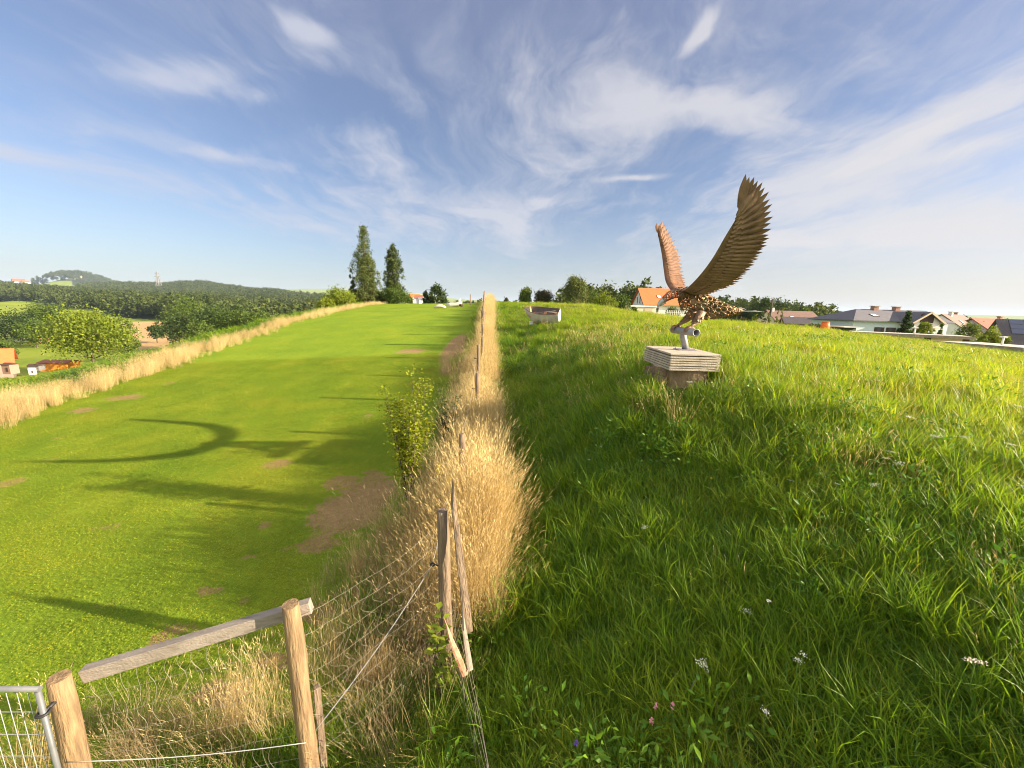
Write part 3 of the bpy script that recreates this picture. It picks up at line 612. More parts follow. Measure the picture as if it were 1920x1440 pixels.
for (t_, b_, sd) in ((pa, A0, 3), (pb, B0, 5)):
    q = post(o_, t_, b_, .058, m_wood, sd).build('post', [m_woodc], nf)
ra, rb = pa.lerp(pb, .03)+Vector((0, .075, -.085)), pa.lerp(pb, 1.06)+Vector((0, .085, -.115))
MB(o_).beam(ra, rb, .06, .085).build('rail', m_board, nf, .004)
MB(o_).beam(B0+Vector((.05, .07, .15)), B0+Vector((.03, .10, 1.02)), .045, .05).build('brace', m_wood, nf, .004)
def netting(o, a, b, h0, h1, nh, nv, mat, parent, wav=.02, sag=.0, seed=0, r=.0010, ground=True, name='wire_netting'):
    """woven stock netting between two points: level wires and kinked uprights"""
    rg = random.Random(seed); mb = MB(o); a, b = Vector(a), Vector(b); d = (b-a); side = Vector((-d.y, d.x, 0)).normalized()
    def pt(s, v):
        p = a.lerp(b, s); lo = Z(p.x, p.y)+.02 if ground else a.lerp(b, s).z+h0
        hi = a.z+(b.z-a.z)*s+h1 - sag*4*s*(1-s); return Vector((p.x, p.y, lo+(hi-lo)*v)) + side*.012*math.sin(9*s+5*v)
    for j in range(nh):
        v = (j/(nh-1))**.85; mb.tube([pt(i/14, v)+Vector((0, 0, rg.uniform(-.006, .006))) for i in range(15)], r, 4, False)
    for i in range(nv):
        s = (i+.5)/nv; pts = []
        amp = [rg.uniform(.3, 1.3) for _ in range(nh)]; M_ = nh*6
        for j in range(M_+1):
            v = (j/M_)**.85; kk = wav*math.sin(j/6*math.pi+.4*math.sin(i*1.7))*amp[min(nh-1, j//6)]/max(d.length, .1)
            pts.append(pt(min(1, max(0, s+kk+.05*(1-v)*math.sin(i*.8+2*v))), v))
        mb.tube(pts, r, 4, False)
    return mb.build(name, mat, parent)
netting(o_, (pa.x+.02, pa.y+.09, pa.z), (pb.x, pb.y+.02, pb.z), 0, -.10, 8, 15, m_zinc, nf, .022, .05, 1)
rope = MB(o_); mid_a, mid_b = A0.lerp(pa, .66), B0.lerp(pb, .42)
rope.tube([mid_a.lerp(mid_b, i/10)+Vector((.03, -.06, -.03*math.sin(math.pi*i/10))) for i in range(11)], .0026, 6); rope.build('electric_rope', m_rope, nf)

yC = 3.0
pc = P(830, 957, yC); C0 = Vector((pc.x+.03, pc.y+.02, Z(pc.x, pc.y)-.2))
pf = empty('post_fence', (pc.x, pc.y, Z(pc.x, pc.y)), 'long line of thin wooden posts with a white rope running uphill through dry grass', 'fence')
o_ = pf.location
posts = [(pc, C0, .055)]
for px, py, f in ((866, 813, 5.2), (895, 699, 8.4), (897, 647, 10.9)):
    t_ = P(px, py, f); posts.append((t_, Vector((t_.x+.01, t_.y, Z(t_.x, t_.y)-.2)), .047))
for i, y in enumerate((13.3, 15.8, 18.3, 20.8, 23.4, 26, 29, 32, 35.5, 39)):
    px = 905 + i*.35; d = ray(px, 590); t_ = Vector((d.x*y, y, 0)); gz = Z(t_.x, y); t_.z = gz+1.42+(.12 if i in (3, 5, 7) else 0)+(.22 if i == 2 else 0); posts.append((t_, Vector((t_.x, y, gz-.2)), .10 if i == 2 else .052))
ins = []
for i, (t_, b_, r_) in enumerate(posts):
    post(o_, t_, b_, r_, m_wood, 20+i).build('post', m_wood, pf)
    k = t_.lerp(b_, .20 if i else .28)+Vector((-r_-.045, -.01, 0)); ins.append(k)
    iq = MB(o_); iq.tube([k+Vector((.05, 0, -.01)), k+Vector((.012, 0, 0))], .006, 6); iq.ring(k, (0, 1, .2), .016, .008, N=12, n=6); iq.build('insulator', m_black, pf)
rp = MB(o_)
for i in range(len(ins)-1):
    a, b = ins[i], ins[i+1]; rp.tube([a.lerp(b, s/8)-Vector((0, 0, .05*math.sin(math.pi*s/8))) for s in range(9)], .0021 if i < 3 else .0024, 6)
a, b = ins[0], mid_b+Vector((.05, 0, 0)); rp.tube([a.lerp(b, s/8)-Vector((0, 0, .05*math.sin(math.pi*s/8))) for s in range(9)], .0026, 6)
rp.build('electric_rope', m_rope, pf)
netting(o_, (pb.x+.03, pb.y+.03, pb.z), (pc.x-.03, pc.y-.03, pc.z), 0, -.12, 9, 13, m_zinc, pf, .05, .06, 2, .0010)
e2 = Vector((.28, .9, Z(.2, 1.0)+1.0)); netting(o_, (pc.x+.08, pc.y-.03, pc.z-.55), e2-Vector((0, 0, .75)), 0, -.05, 7, 7, m_zinc, pf, .03, .12, 4, .0010)
# the cleft stake leaning against the corner post and its broken, once red-painted offcuts
def stake(name, top, base, w_, th, mat, label, seed):
    top, base = Vector(top), Vector(base); rg = random.Random(seed); b = MB(base); ax = (top-base).normalized(); sx = Vector((1, .3, 0)); sx = (sx-ax*sx.dot(ax)).normalized(); sy = ax.cross(sx)
    n = 7; vs, fs = [], []
    for i in range(n):
        s = i/(n-1); c = base.lerp(top, s); ww = w_*(1-.45*s**2)*rg.uniform(.92, 1.05); tt = th*(1-.3*s)
        for (u, v_) in ((-1, -1), (-.2, -1.25), (1, -.8), (1, .9), (.1, 1.1), (-1, .8)):
            top_off = ax*(.10*(u+.4*v_) if i == n-1 else 0)
            vs.append(c+sx*u*ww/2+sy*v_*tt/2+top_off)
    for i in range(n-1):
        for k in range(6): fs.append((i*6+k, i*6+(k+1) % 6, i*6+6+(k+1) % 6, i*6+6+k))
    fs += [tuple(range(6))[::-1], tuple(range(6*n-6, 6*n))]; b.add(vs, fs); o = b.build(name, mat, None, .003, base); return tag(o, label, 'stake')
st, sb = P(848, 925, 2.98), P(879, 1165, 2.80); stake('split_stake', st, Vector((sb.x, sb.y, sb.z-.10)), .070, .04, m_wood, 'tall cleft grey stake leaning beside the corner post with the rope', 8)
a_, b_ = P(838, 1182, 2.55), P(872, 1240, 2.62); stake('broken_stake', a_, b_-Vector((0, 0, .12)), .05, .035, m_redw, 'short broken stake with flaking red paint tilted left at the corner post foot', 9)
a_, b_ = P(868, 1165, 2.70), P(882, 1236, 2.62); stake('broken_stake', a_, b_-Vector((0, 0, .10)), .045, .03, m_silver, 'short grey offcut with a red tip standing upright at the corner post foot', 10)
# gate at the lower left
gt = P(70, 1292, 1.74); gr = empty('metal_gate', (gt.x, gt.y, Z(gt.x, gt.y)), 'light grey tubular gate with a welded wire grid beside the left round post', 'gate'); o_ = gr.location
gl = gt+Vector((-1.15, -.03, 0)); zb = Z(gt.x, gt.y)+.10
fr = MB(o_); fr.tube([gl, gt+Vector((.014, 0, 0))], .014, 10); fr.tube([gl, (gl.x, gl.y, zb)], .014, 10); fr.tube([gt-Vector((0, 0, .012)), (gt.x, gt.y, zb)], .0138, 10); fr.beam((gl.x, gl.y, zb+.03), (gt.x, gt.y, zb+.03), .03, .03); fr.build('frame', m_gate, gr)
gm = MB(o_)
for i in range(1, 20):
    p = gl.lerp(gt, i/20); gm.tube([p, (p.x, p.y, zb)], .0019, 5, False)
for j in range(1, 8):
    z_ = gt.z+(zb-gt.z)*j/8; gm.tube([(gl.x, gl.y, z_), (gt.x, gt.y, z_)], .0019, 5, False)
gm.build('wire_grid', m_rope, gr)
hg = MB(o_); h = gt-Vector((0, 0, .16)); hg.tube([h, (pa.x+.0, pa.y, h.z)], .011, 8); hg.ring(h, (0, 0, 1), .026, .008); hg.build('hinge', m_black, gr)

# ------------------------------------------------------------------ pedestal: stump and a stack of slabs
PX, PY = 2.92, 6.78
gz = Z(PX, PY); SLABTOP = -.655
sl_n, sl_t = 7, .030; st_top = SLABTOP-sl_n*(sl_t+.009)-.002
sm_ = MB((PX, PY, gz)); rg = random.Random(4)
N = 28; prof_ = [rg.uniform(.93, 1.06) for _ in range(N)]; vs, fs = [], []
for j in range(5):
    z_ = (gz-.35)+(st_top-gz+.35)*j/4
    for k in range(N):
        t = 2*math.pi*k/N; q = prof_[k]*(1.06-.02*j)*(1+.03*math.sin(3*t+j)); vs.append((PX+.44*q*math.cos(t), PY+.62*q*math.sin(t), z_))
for j in range(4):
    for k in range(N): fs.append((j*N+k, j*N+(k+1) % N, j*N+N+(k+1) % N, j*N+N+k))
sm_.add(vs, fs, True); sm_.cm = 1; sm_.add(vs[-N:], [tuple(range(N))])
tag(sm_.build('tree_stump', [m_stump, m_ends], None, 0, (PX, PY, gz)), 'broad rough tree stump carrying the stack of concrete slabs', 'stump')
ordn = ['lowest', 'second lowest', 'third from the bottom', 'middle', 'third from the top', 'second from the top', 'topmost']
for i in range(sl_n):
    z_ = st_top+.002+i*(sl_t+.009)+sl_t/2; jx, jy = rg.uniform(-.008, .008), rg.uniform(-.008, .008)
    if i == sl_n-1: z_ = SLABTOP-sl_t/2
    s_ = MB((PX, PY, z_)).box((PX, PY, z_), (.80, 1.26, sl_t), rg.uniform(-.006, .006)).build('concrete_slab', m_conc, None, .004, (PX+jx, PY+jy, z_))
    tag(s_, ('%s flat concrete slab in the stack under the eagle' % ordn[i]) + (', carrying the base plate' if i == 6 else ', lying on the stump' if i == 0 else ''), 'slab', 'concrete slabs under the eagle')
for (u, v_, k) in ((-.42, -.32, 0), (-.41, .15, 1)):
    c = on(PX+u, PY+v_, .12); q = MB(c); q.box(c, (.10, .34, .12), .1); q.box(c+Vector((.01, .02, .10)), (.09, .26, .07), .2); tag(q.build('wedge_block', m_stump, None, .006, c), ('front' if k == 0 else 'rear')+' dark wooden wedge at the left side of the stump', 'wedge')

# ------------------------------------------------------------------ the eagle
ER = Vector((3.02, 6.80, SLABTOP))
eg = empty('eagle_sculpture', ER, 'large rusty metal eagle with raised wings on a bent pipe perch', 'sculpture')
bp = MB(ER); bp.box(ER+Vector((0, 0, .007)), (.30, .26, .014))
for sx in (-1, 1):
    for sy in (-1, 1): bp.tube([ER+Vector((sx*.12, sy*.10, .013)), ER+Vector((sx*.12, sy*.10, .032))], .011, 6)
bp.build('base_plate', m_pipe, eg)
zp = -.325                             # axis of the cross pipe
pp = MB(ER); pp.tube([(3.03, 6.80, SLABTOP+.014), (3.005, 6.80, -.53), (2.965, 6.80, -.42), (2.945, 6.80, zp)], .055, 18)
pp.build('perch_pipe', m_pipe, eg)
cp = MB(ER); y0, y1, ro, ri = 6.28, 7.20, .062, .048; n = 22; vs, fs = [], []
for (yy, rr_) in ((y1, ri), (y1, ro), (y0, ro), (y0, ri), (y0+.3, ri)):
    for k in range(n): vs.append((2.945+rr_*math.cos(2*math.pi*k/n), yy, zp+rr_*math.sin(2*math.pi*k/n)))
for j in range(4):
    for k in range(n): fs.append((j*n+k, j*n+(k+1) % n, j*n+n+(k+1) % n, j*n+n+k))
fs.append(tuple(range(n))); cp.add(vs, fs, True); cp.cm = 1; cp.add(vs[-n:], [tuple(range(n))]); cp.build('cross_pipe', [m_pipe, m_black], eg)  # black disc inside the open end paints the bore's dark interior
# body: a shell of welded rings along a spine
def eaglept(px, py, f=6.8): return P(px, py, f)
spine = [(1281, 549, .085, .10), (1289, 557, .125, .155), (1298, 567, .16, .205), (1311, 573, .17, .215), (1328, 578, .16, .185), (1346, 581, .13, .140), (1363, 583, .095, .095), (1378, 583.5, .06, .055), (1390, 584, .04, .035)]
SPW = [(eaglept(a, b), ry, rz) for a, b, ry, rz in spine]
def spine_at(s):
    t = s*(len(SPW)-1); i = min(int(t), len(SPW)-2); q = t-i; a, b = SPW[i], SPW[i+1]
    return a[0].lerp(b[0], q), a[1]+(b[1]-a[1])*q, a[2]+(b[2]-a[2])*q, (b[0]-a[0]).normalized()
def shell_pt(s, th):
    c, ry, rz, d = spine_at(s); y_ = Vector((0, 1, 0)); n_ = d.cross(y_).normalized()
    if n_.z < 0: n_ = -n_
    off = y_*math.cos(th)*ry+n_*math.sin(th)*rz; nrm = (y_*math.cos(th)/ry+n_*math.sin(th)/rz).normalized(); return c+off, nrm, d
body = MB(ER); rg = random.Random(6); s = .02; row = 0
while s < .97:
    c, ry, rz, d = spine_at(s); per = math.pi*(ry+rz)*1.02; rad = .050 if ry > .12 else .038 if ry > .07 else .020; n = max(4, int(per/(rad*1.75)))
    for k in range(n):
        th = 2*math.pi*(k+.5*(row % 2))/n+rg.uniform(-.12, .12); p_, nn, dd = shell_pt(min(.99, s+rg.uniform(-.012, .012)), th); q = rad*rg.uniform(.82, 1.15)
        body.ring(p_, nn+Vector((rg.uniform(-.25, .25), 0, rg.uniform(-.25, .25))), q, .0105, (1.0, rg.uniform(.72, .95)), dd, 13, 5)
    row += 1; s += rad*1.52/1.02
# spine ridge of short tongues and the flat scraps welded on the back
for i in range(70):
    s = rg.uniform(.02, .30); th = rg.uniform(-.3, math.pi+.3); p_, nn, dd = shell_pt(s, th); t_ = (dd+nn*rg.uniform(.1, .5)).normalized(); body.beam(p_-t_*.03, p_+t_*.06, .03, .006, nn)
for i in range(60):
    s = rg.uniform(.12, .9); th = rg.uniform(0, 6.28); p_, nn, dd = shell_pt(s, th); q = shell_pt(min(.98, s+rg.uniform(.02, .06)), th+rg.uniform(-.5, .5))[0]; body.tube([p_, (p_+q)/2+nn*.01, q], .006, 5)
body.build('body', m_bronze, eg)
head = MB(ER); hs = [(1282, 550, .085, .095), (1274, 548, .08, .085), (1265, 550, .075, .075), (1256, 554, .068, .066), (1249, 559, .055, .052), (1244, 563, .040, .036)]
HW = [(eaglept(a, b), ry, rz) for a, b, ry, rz in hs]
def head_pt(s, th):
    t = s*(len(HW)-1); i = min(int(t), len(HW)-2); q = t-i; a, b = HW[i], HW[i+1]; c = a[0].lerp(b[0], q); ry = a[1]+(b[1]-a[1])*q; rz = a[2]+(b[2]-a[2])*q; d = (b[0]-a[0]).normalized(); y_ = Vector((0, 1, 0)); n_ = d.cross(y_).normalized()
    if n_.z < 0: n_ = -n_
    return c+y_*math.cos(th)*ry+n_*math.sin(th)*rz, (y_*math.cos(th)/ry+n_*math.sin(th)/rz).normalized(), d
for i, s in enumerate((0.0, .12, .25, .38, .52, .66, .80, .93)):
    n = max(5, int(10-4*s))
    for k in range(n):
        p_, nn, dd = head_pt(min(.99, s), 2*math.pi*(k+.5*(i % 2))/n+rg.uniform(-.15, .15)); head.ring(p_, nn, (.034-.012*s)*rg.uniform(.8, 1.15), .0075, (1, rg.uniform(.65, .95)), dd, 12, 5)
for i in range(16):
    s = rg.uniform(.25, .95); th = rg.uniform(0.9, 2.3); p_, nn, dd = head_pt(s, th); head.beam(p_-dd*.02, p_+dd*.045, .03, .007, nn)
hd = head.build('head', m_rust, eg)
bk = MB(ER); b0, b1, b2, b3 = eaglept(1246, 562), eaglept(1240, 565), eaglept(1236, 570), eaglept(1233.5, 578)
bk.tube([b0, b1, b2, (b2+b3)/2+Vector((-.006, 0, 0)), b3], [.046, .043, .034, .022, .004], 12); bk.tube([eaglept(1247, 567), eaglept(1241, 571), eaglept(1238, 574)], [.026, .020, .006], 8); bk.build('beak', m_steel, hd)
for sy in (-1, 1):
    p_, nn, dd = head_pt(.72, 0 if sy > 0 else math.pi); q = MB(ER); q.ring(p_, nn, .011, .006); q.tube([p_-nn*.004, p_+nn*.004], .010, 10); q.build('eye', m_black, hd)
# legs: scale-plated thighs, bare shank and talons closed round the cross pipe
for sy, hip, foot in ((-1, (1313, 592, 6.62), 6.52), (1, (1300, 589, 6.98), 7.06)):
    h0 = P(*hip); f0 = Vector((2.945, foot, zp+.075)); lg = MB(ER); kn = h0.lerp(f0, .55)+Vector((.02, 0, .0))
    lg.tube([h0+Vector((.01, 0, .06)), h0.lerp(kn, .5), kn, f0.lerp(kn, .3), f0], [.075, .062, .044, .026, .022], 12)
    for i in range(46):
        q = rg.uniform(0, 1); c = h0.lerp(kn, q); t = rg.uniform(0, 6.28); nn = Vector((math.cos(t), math.sin(t), .1)).normalized(); rr_ = .075-.03*q; a = c+nn*rr_; dn = (kn-h0).normalized(); lg.beam(a-dn*.02, a+dn*.05+nn*.02, .034, .005, nn)
    lo = lg.build('leg', m_rust, eg)
    tl = MB(ER)
    for dx, dy in ((-1, -.035), (-1, 0), (-1, .035), (1, 0)):
        pts = [f0+Vector((dx*.01, dy, 0))]+[Vector((2.945+dx*.083*math.sin(a_), foot+dy*1.25, zp+.083*math.cos(a_))) for a_ in (.35, .8, 1.3, 1.9)]
        tl.tube(pts, [.018, .017, .016, .012, .003], 8)
    tl.build('talon', m_rust, lo)
# tail: a flat fan of narrow plates
ta = MB(ER); t0 = eaglept(1386, 584)
for i in range(11):
    u = (i-5)/5; d = Vector((.33, u*.16, .012-.01*abs(u))); a = t0+Vector((-.03, u*.035, .004*(i % 2))); ta.prism([a+Vector((0, -.022, 0)), a+d*.75+Vector((0, -.026, 0)), a+d, a+d*.75+Vector((0, .026, 0)), a+Vector((0, .022, 0))], (0, 0, .004))
for i in range(14):
    a = t0+Vector((rg.uniform(-.12, 0), rg.uniform(-.05, .05), rg.uniform(0, .03))); ta.beam(a, a+Vector((.09, 0, rg.uniform(.01, .05))), .03, .005)
ta.build('tail', m_steel, eg)
# wings: one swept-up leading edge each (out from the body, back, up), read from root to tip
LEN_ = [(.06, -.17, -.01), (.34, -.19, .03), (.70, -.185, .19), (.98, -.155, .41), (1.20, -.115, .69), (1.33, -.07, .89), (1.365, -.075, .95), (1.38, -.08, .98)]
HAND_ = {-1: Vector((.12, -.085, .37)).normalized(), 1: Vector((.03, -.10, .35)).normalized()}
LEF_ = [(.06, -.17, -.01), (.30, -.185, .03), (.65, -.165, .20), (.90, -.13, .42), (1.03, -.15, .72), (1.10, -.20, .98), (1.115, -.225, 1.07), (1.125, -.255, 1.16)]
SH = Vector((2.985, 6.80, .345))
def spline(L, s):
    t = min(max(s, 0), .99999)*(len(L)-1); i = int(t); q = t-i; p = [Vector(L[min(max(i+k, 0), len(L)-1)]) for k in (-1, 0, 1, 2)]
    return .5*((2*p[1])+(p[2]-p[0])*q+(2*p[0]-5*p[1]+4*p[2]-p[3])*q*q+(3*p[1]-p[0]-3*p[2]+p[3])*q**3)
for sy, LE in ((-1, LEN_), (1, LEF_)):
    tab = [spline(LE, i/200) for i in range(201)]; cum = [0.]
    for a, b in zip(tab, tab[1:]): cum.append(cum[-1]+(b-a).length)
    def le(s): return spline(LE, float(np.interp(s*cum[-1], cum, [i/200 for i in range(201)])))
    def W(v): return SH+Vector((v[1], sy*v[0], v[2]))
    def tan(s): return (le(min(1, s+.02))-le(max(0, s-.02))).normalized()
    def TH(s):                       # spanwise direction, swinging into the hand beyond the wrist
        k = float(np.interp(s, [.70, 1], [0, 1])); k = k*k*(3-2*k); return (tan(min(s, .9))*(1-k)+HAND_[sy]*k).normalized()
    def phi(s): return R(float(np.interp(s, [0, .3, .6, .75, .86, .94, 1], [-14, 2, 10, 20, 42, 64, 84])))
    def chord(s):
        c = Vector((.20, .95, -.14)); T = TH(s); c = (c-T*c.dot(T)).normalized(); return (c*math.cos(phi(s))+T*math.sin(phi(s))).normalized()
    def nrm_of(s):
        c = Vector((.20, .95, -.14)); T = TH(s); return T.cross(c).normalized()
    wl = lambda s: float(np.interp(s, [0, .12, .35, .7, .9, 1], [.26, .42, .62, .62, .52, .41]))*(.90 if sy < 0 else .58*float(np.interp(s, [.65, 1], [1, .62])))
    sh = lambda s: float(np.interp(s, [0, .6, .8, .92, 1], [.50, .48, .40, .30, .12]))   # how much of the chord the shell covers
    arm = MB(ER); vs, fs = [], []; ns, nc = 34, 8
    for i in range(ns):
        s = .965*i/(ns-1); l = le(s); n_ = nrm_of(s); c = chord(s)
        for sg in (1, -1):
            for j in (range(nc) if sg > 0 else range(nc-1, -1, -1)):
                q = j/(nc-1); th = .026*(1-q)**.7*math.sqrt(q+.05)*1.6*(1-.75*s)+.0025; cam_ = .03*math.sin(math.pi*min(1, q*1.1)); vs.append(W(l+c*(wl(s)*sh(s)*q)+n_*(cam_+sg*th)))
    m2 = 2*nc
    for i in range(ns-1):
        for j in range(m2): fs.append((i*m2+j, i*m2+(j+1) % m2, (i+1)*m2+(j+1) % m2, (i+1)*m2+j))
    fs += [tuple(range(m2)), tuple(range((ns-1)*m2, ns*m2))[::-1]]; arm.add(vs, fs, True)
    def feather(mb, root, d, n_, L, w_, th=.003, curl=.03, bend=None):
        side = d.cross(n_).normalized(); P5 = []; K = 9
        for i in range(K):
            s = i/(K-1); ww = w_*.5*(.55+.45*min(1, s*3))*(1 if s < .60 else max(0, (1-s)/.40)**.75); c = root+d*L*s+n_*(curl*L*s*s)
            if bend is not None: c = c+bend*(L*.16*s*s)
            P5.append((c+side*ww, c+n_*.014*(.25+.75*(1-s))*min(1, ww/.03), c-side*ww))
        vs, fs = [], []
        for sgn in (1, -1):
            for a, b, c in P5: vs += [W(a+n_*th*.5*sgn), W(b+n_*th*.5*sgn), W(c+n_*th*.5*sgn)]
        o2 = 3*K
        for i in range(K-1):
            for j in range(2):
                q = (i*3+j, i*3+j+1, i*3+j+4, i*3+j+3); fs += [q, tuple(o2+x for x in q[::-1])]
            fs += [(i*3, i*3+3, o2+i*3+3, o2+i*3), (i*3+2, o2+i*3+2, o2+i*3+5, i*3+5)]
        mb.add(vs, fs, False)
    # coverts: overlapping rows of short plates on both faces
    for row, (q0, Lc, nn_) in enumerate(((.34, .15, 30), (.62, .19, 30), (.90, .24, 32))):
        for i in range(nn_):
            s = .03+.93*(i+.5*(row % 2))/nn_; n_ = nrm_of(s); c = chord(s); l = le(s)+c*(wl(s)*sh(s)*q0); cam_ = .03*math.sin(math.pi*min(1, q0*1.1))
            for f_ in (1, -1): feather(arm, l+n_*(cam_*(1-.3*row)+f_*(.016+.003*(i % 2)-.003*row)), (c+TH(s)*.06).normalized(), n_*f_, Lc*(.7+.5*min(1, s*2)), .064, .003, -.05)
    w_o = arm.build('wing', m_rust if sy < 0 else m_rust2, eg)
    NF = 44
    for i in range(NF):
        s = .02+.975*(i/(NF-1))**.82; fm = MB(ER); n_ = nrm_of(s); d = chord(s); q0 = sh(s)*.85
        L = wl(s)*(1-q0)*(1.02+.05*(i % 2)); root = le(s)+d*(wl(s)*q0)
        feather(fm, root+n_*(.010+.004*(i % 3)), d, n_, L, float(np.interp(s, [0, .5, .8, 1], [.062, .074, .100, .085])), .003, .04, TH(s)*float(np.interp(s, [0, .6, 1], [.2, .8, .5])))
        fm.build('flight_feather', m_rust if sy < 0 else m_rust2, w_o)
# ------------------------------------------------------------------ foliage
def leaf_cloud(name, C, S, rng, mats, tint, flat=.35):
    """loose sprays of leaves: one kite-shaped face each, at C with size S"""
    n = len(C); D = rng.normal(0, 1, (n, 3)); D /= np.linalg.norm(D, axis=1, keepdims=True); U = rng.normal(0, 1, (n, 3)); Sd = np.cross(D, U); Sd /= np.linalg.norm(Sd, axis=1, keepdims=True)+1e-9
    S = S[:, None]; N = np.cross(D, Sd)
    V = np.stack([C-D*S*.5, C+Sd*S*.36+N*S*.12, C+D*S*.55, C-Sd*S*.36+N*S*.12], 1).reshape(-1, 3); o = (np.arange(n)*4)[:, None]
    return np_mesh(name, V, o+np.array([[0, 1, 2, 3]]), None, mats, {'tint': np.repeat(tint, 4)})
def crown_points(rng, kind, H, Wd, n, ncl):
    """clump centres on the crown's surface with leaves gathered round them"""
    if kind == 'poplar':
        ns = 7; sa = rng.uniform(0, 6.28, ns); so_ = np.r_[0, rng.uniform(.12, .30, ns-1)]; st_ = np.r_[1, rng.uniform(.45, .97, ns-1)]; k_ = rng.choice(ns, ncl, p=[.34]+[.11]*6)
        z = rng.uniform(.05, 1, ncl); rad = np.interp(z, [0, .2, .55, .85, 1], [.26, .27, .21, .13, .02]); a = rng.uniform(0, 6.28, ncl); q = rng.uniform(.35, 1, ncl); out_ = so_[k_]*np.interp(z, [0, .5, 1], [.8, 1, .75])
        c = np.c_[(np.cos(a)*rad*q+np.cos(sa[k_])*out_)*Wd, (np.sin(a)*rad*q+np.sin(sa[k_])*out_)*Wd, z*H*st_[k_]]; sg = np.c_[np.full(ncl, Wd*.045), np.full(ncl, Wd*.045), np.full(ncl, H*.022)]
    elif kind == 'conifer':
        z = rng.uniform(.03, 1, ncl)**1.1; lay_ = np.floor(z*11)/11; rad = (1-z)*.52*(.80+.4*((z-lay_)*11 < .5)); a = rng.uniform(0, 6.28, ncl); q = rng.uniform(.35, 1, ncl)
        c = np.c_[np.cos(a)*rad*q*Wd, np.sin(a)*rad*q*Wd, z*H-.04*H*q]; sg = np.full((ncl, 3), Wd*.045)
    elif kind == 'pine':
        a = rng.uniform(0, 6.28, ncl); z = rng.uniform(0.05, 1, ncl); rad = np.interp(z, [0, .2, .5, .8, 1], [.42, .50, .44, .26, .06]); q = rng.uniform(.4, 1, ncl)
        c = np.c_[np.cos(a)*rad*q*Wd, np.sin(a)*rad*q*Wd, z*H]; sg = np.c_[np.full(ncl, Wd*.05), np.full(ncl, Wd*.05), np.full(ncl, H*.06)]
    else:
        zlo = {'round': .22, 'tree': .16, 'bush': .04, 'ball': .02}[kind]
        d = rng.normal(0, 1, (ncl, 3)); d /= np.linalg.norm(d, axis=1, keepdims=True); q = rng.uniform(.35, 1, ncl)**.6
        lump = 1+.20*np.sin(d[:, 0]*4+d[:, 2]*5+rng.uniform(0, 6))+.12*np.sin(d[:, 1]*7+d[:, 0]*3); lump = 1+(lump-1)*(.25 if kind == 'ball' else 1)
        cz = (zlo+1)/2*H; c = d*q[:, None]*np.c_[lump*Wd*.42, lump*Wd*.42, lump*(1-zlo)*H*.43]; c[:, 2] += cz
        sq = np.interp(c[:, 2]/H, [0, .25, .6, 1], [.85, 1.05, 1.0, .62]); c[:, :2] *= sq[:, None]; sg = np.full((ncl, 3), Wd*(.035 if kind == 'ball' else .075))
    k = rng.randint(0, ncl, n); P_ = c[k]+rng.normal(0, 1, (n, 3))*sg[k]; P_[:, 2] = np.abs(P_[:, 2])
    return P_, k, c
def greens(name, d, m, l, trans=.30, rough=.6): return leafy(name, [(.05, d), (.5, m), (1, l)], trans, rough, pscale=.09, spec=.2)
g_pop = greens('poplar_leaves', (.050, .075, .020), (.092, .120, .032), (.165, .185, .06))
g_lit = greens('light_leaves', (.085, .125, .012), (.165, .215, .018), (.28, .30, .03))
g_mid = greens('green_leaves', (.042, .075, .014), (.085, .130, .022), (.155, .195, .035))
g_dark = greens('dark_leaves', (.022, .042, .014), (.045, .075, .020), (.085, .115, .03))
g_red = greens('bronze_leaves', (.040, .038, .020), (.070, .065, .032), (.12, .11, .05))
g_yel = greens('yellow_leaves', (.16, .20, .012), (.30, .34, .022), (.46, .46, .05), .45)
g_wood = greens('forest_leaves', (.030, .050, .012), (.070, .095, .020), (.165, .175, .035))
m_bark = simple('bark', (.13, .10, .07), (.07, .055, .04), 5, .9, bump=.6)
def tree_parts(root, kind, H, Wd, mat, n, leaf, seed, ncl=None):
    rng = rs(seed); ncl = ncl or max(14, n//(60 if kind == 'poplar' else 38)); P_, k, c = crown_points(rng, kind, H, Wd, n, ncl)
    tint = np.clip(rng.uniform(0, 1, ncl)[k]*.55+rng.uniform(0, .45, n), 0, 1)
    me = leaf_cloud('crown', P_, leaf*rng.uniform(.6, 1.25, n), rng, [mat], tint); link('crown', me, root)
    t = MB(); rg = random.Random(seed); hs_ = {'poplar': .9, 'conifer': .93, 'pine': .75}.get(kind, .55)
    t.tube([(rg.uniform(-.02, .02)*H*q, rg.uniform(-.02, .02)*H*q, -.6+(hs_*H+.6)*q) for q in (0, .12, .3, .55, .8, 1)], [H*.028*q for q in (1.25, 1, .85, .62, .36, .1)], 8)
    for i in range(0 if kind in ('ball', 'bush') else 9):
        j = rng.randint(0, ncl); e = Vector(c[j])*.92; z0 = min(hs_*H*.9, max(H*.12, e.z-(.12 if kind != 'poplar' else .25)*H)); a = Vector((0, 0, z0)); t.tube([a, a.lerp(e, .5)+Vector((0, 0, -.01*H)), e], [H*.011, H*.007, H*.002], 6)
    t.build('trunk', m_bark, root)
def tree(name, label, cat, px, top, f, wpx, kind, mat, n=1500, leaf=.3, seed=1, group=None, yb=None, leafpx=None):
    t_ = P(px, top, f); gz = Z(t_.x, f) if yb is None else P(px, yb, f).z; H = t_.z-gz; Wd = wpx/F*f
    r = empty(name, (t_.x, t_.y, gz), label, cat, group); tree_parts(r, kind, H, Wd, mat, n, leafpx/F*f if leafpx else leaf, seed); return r
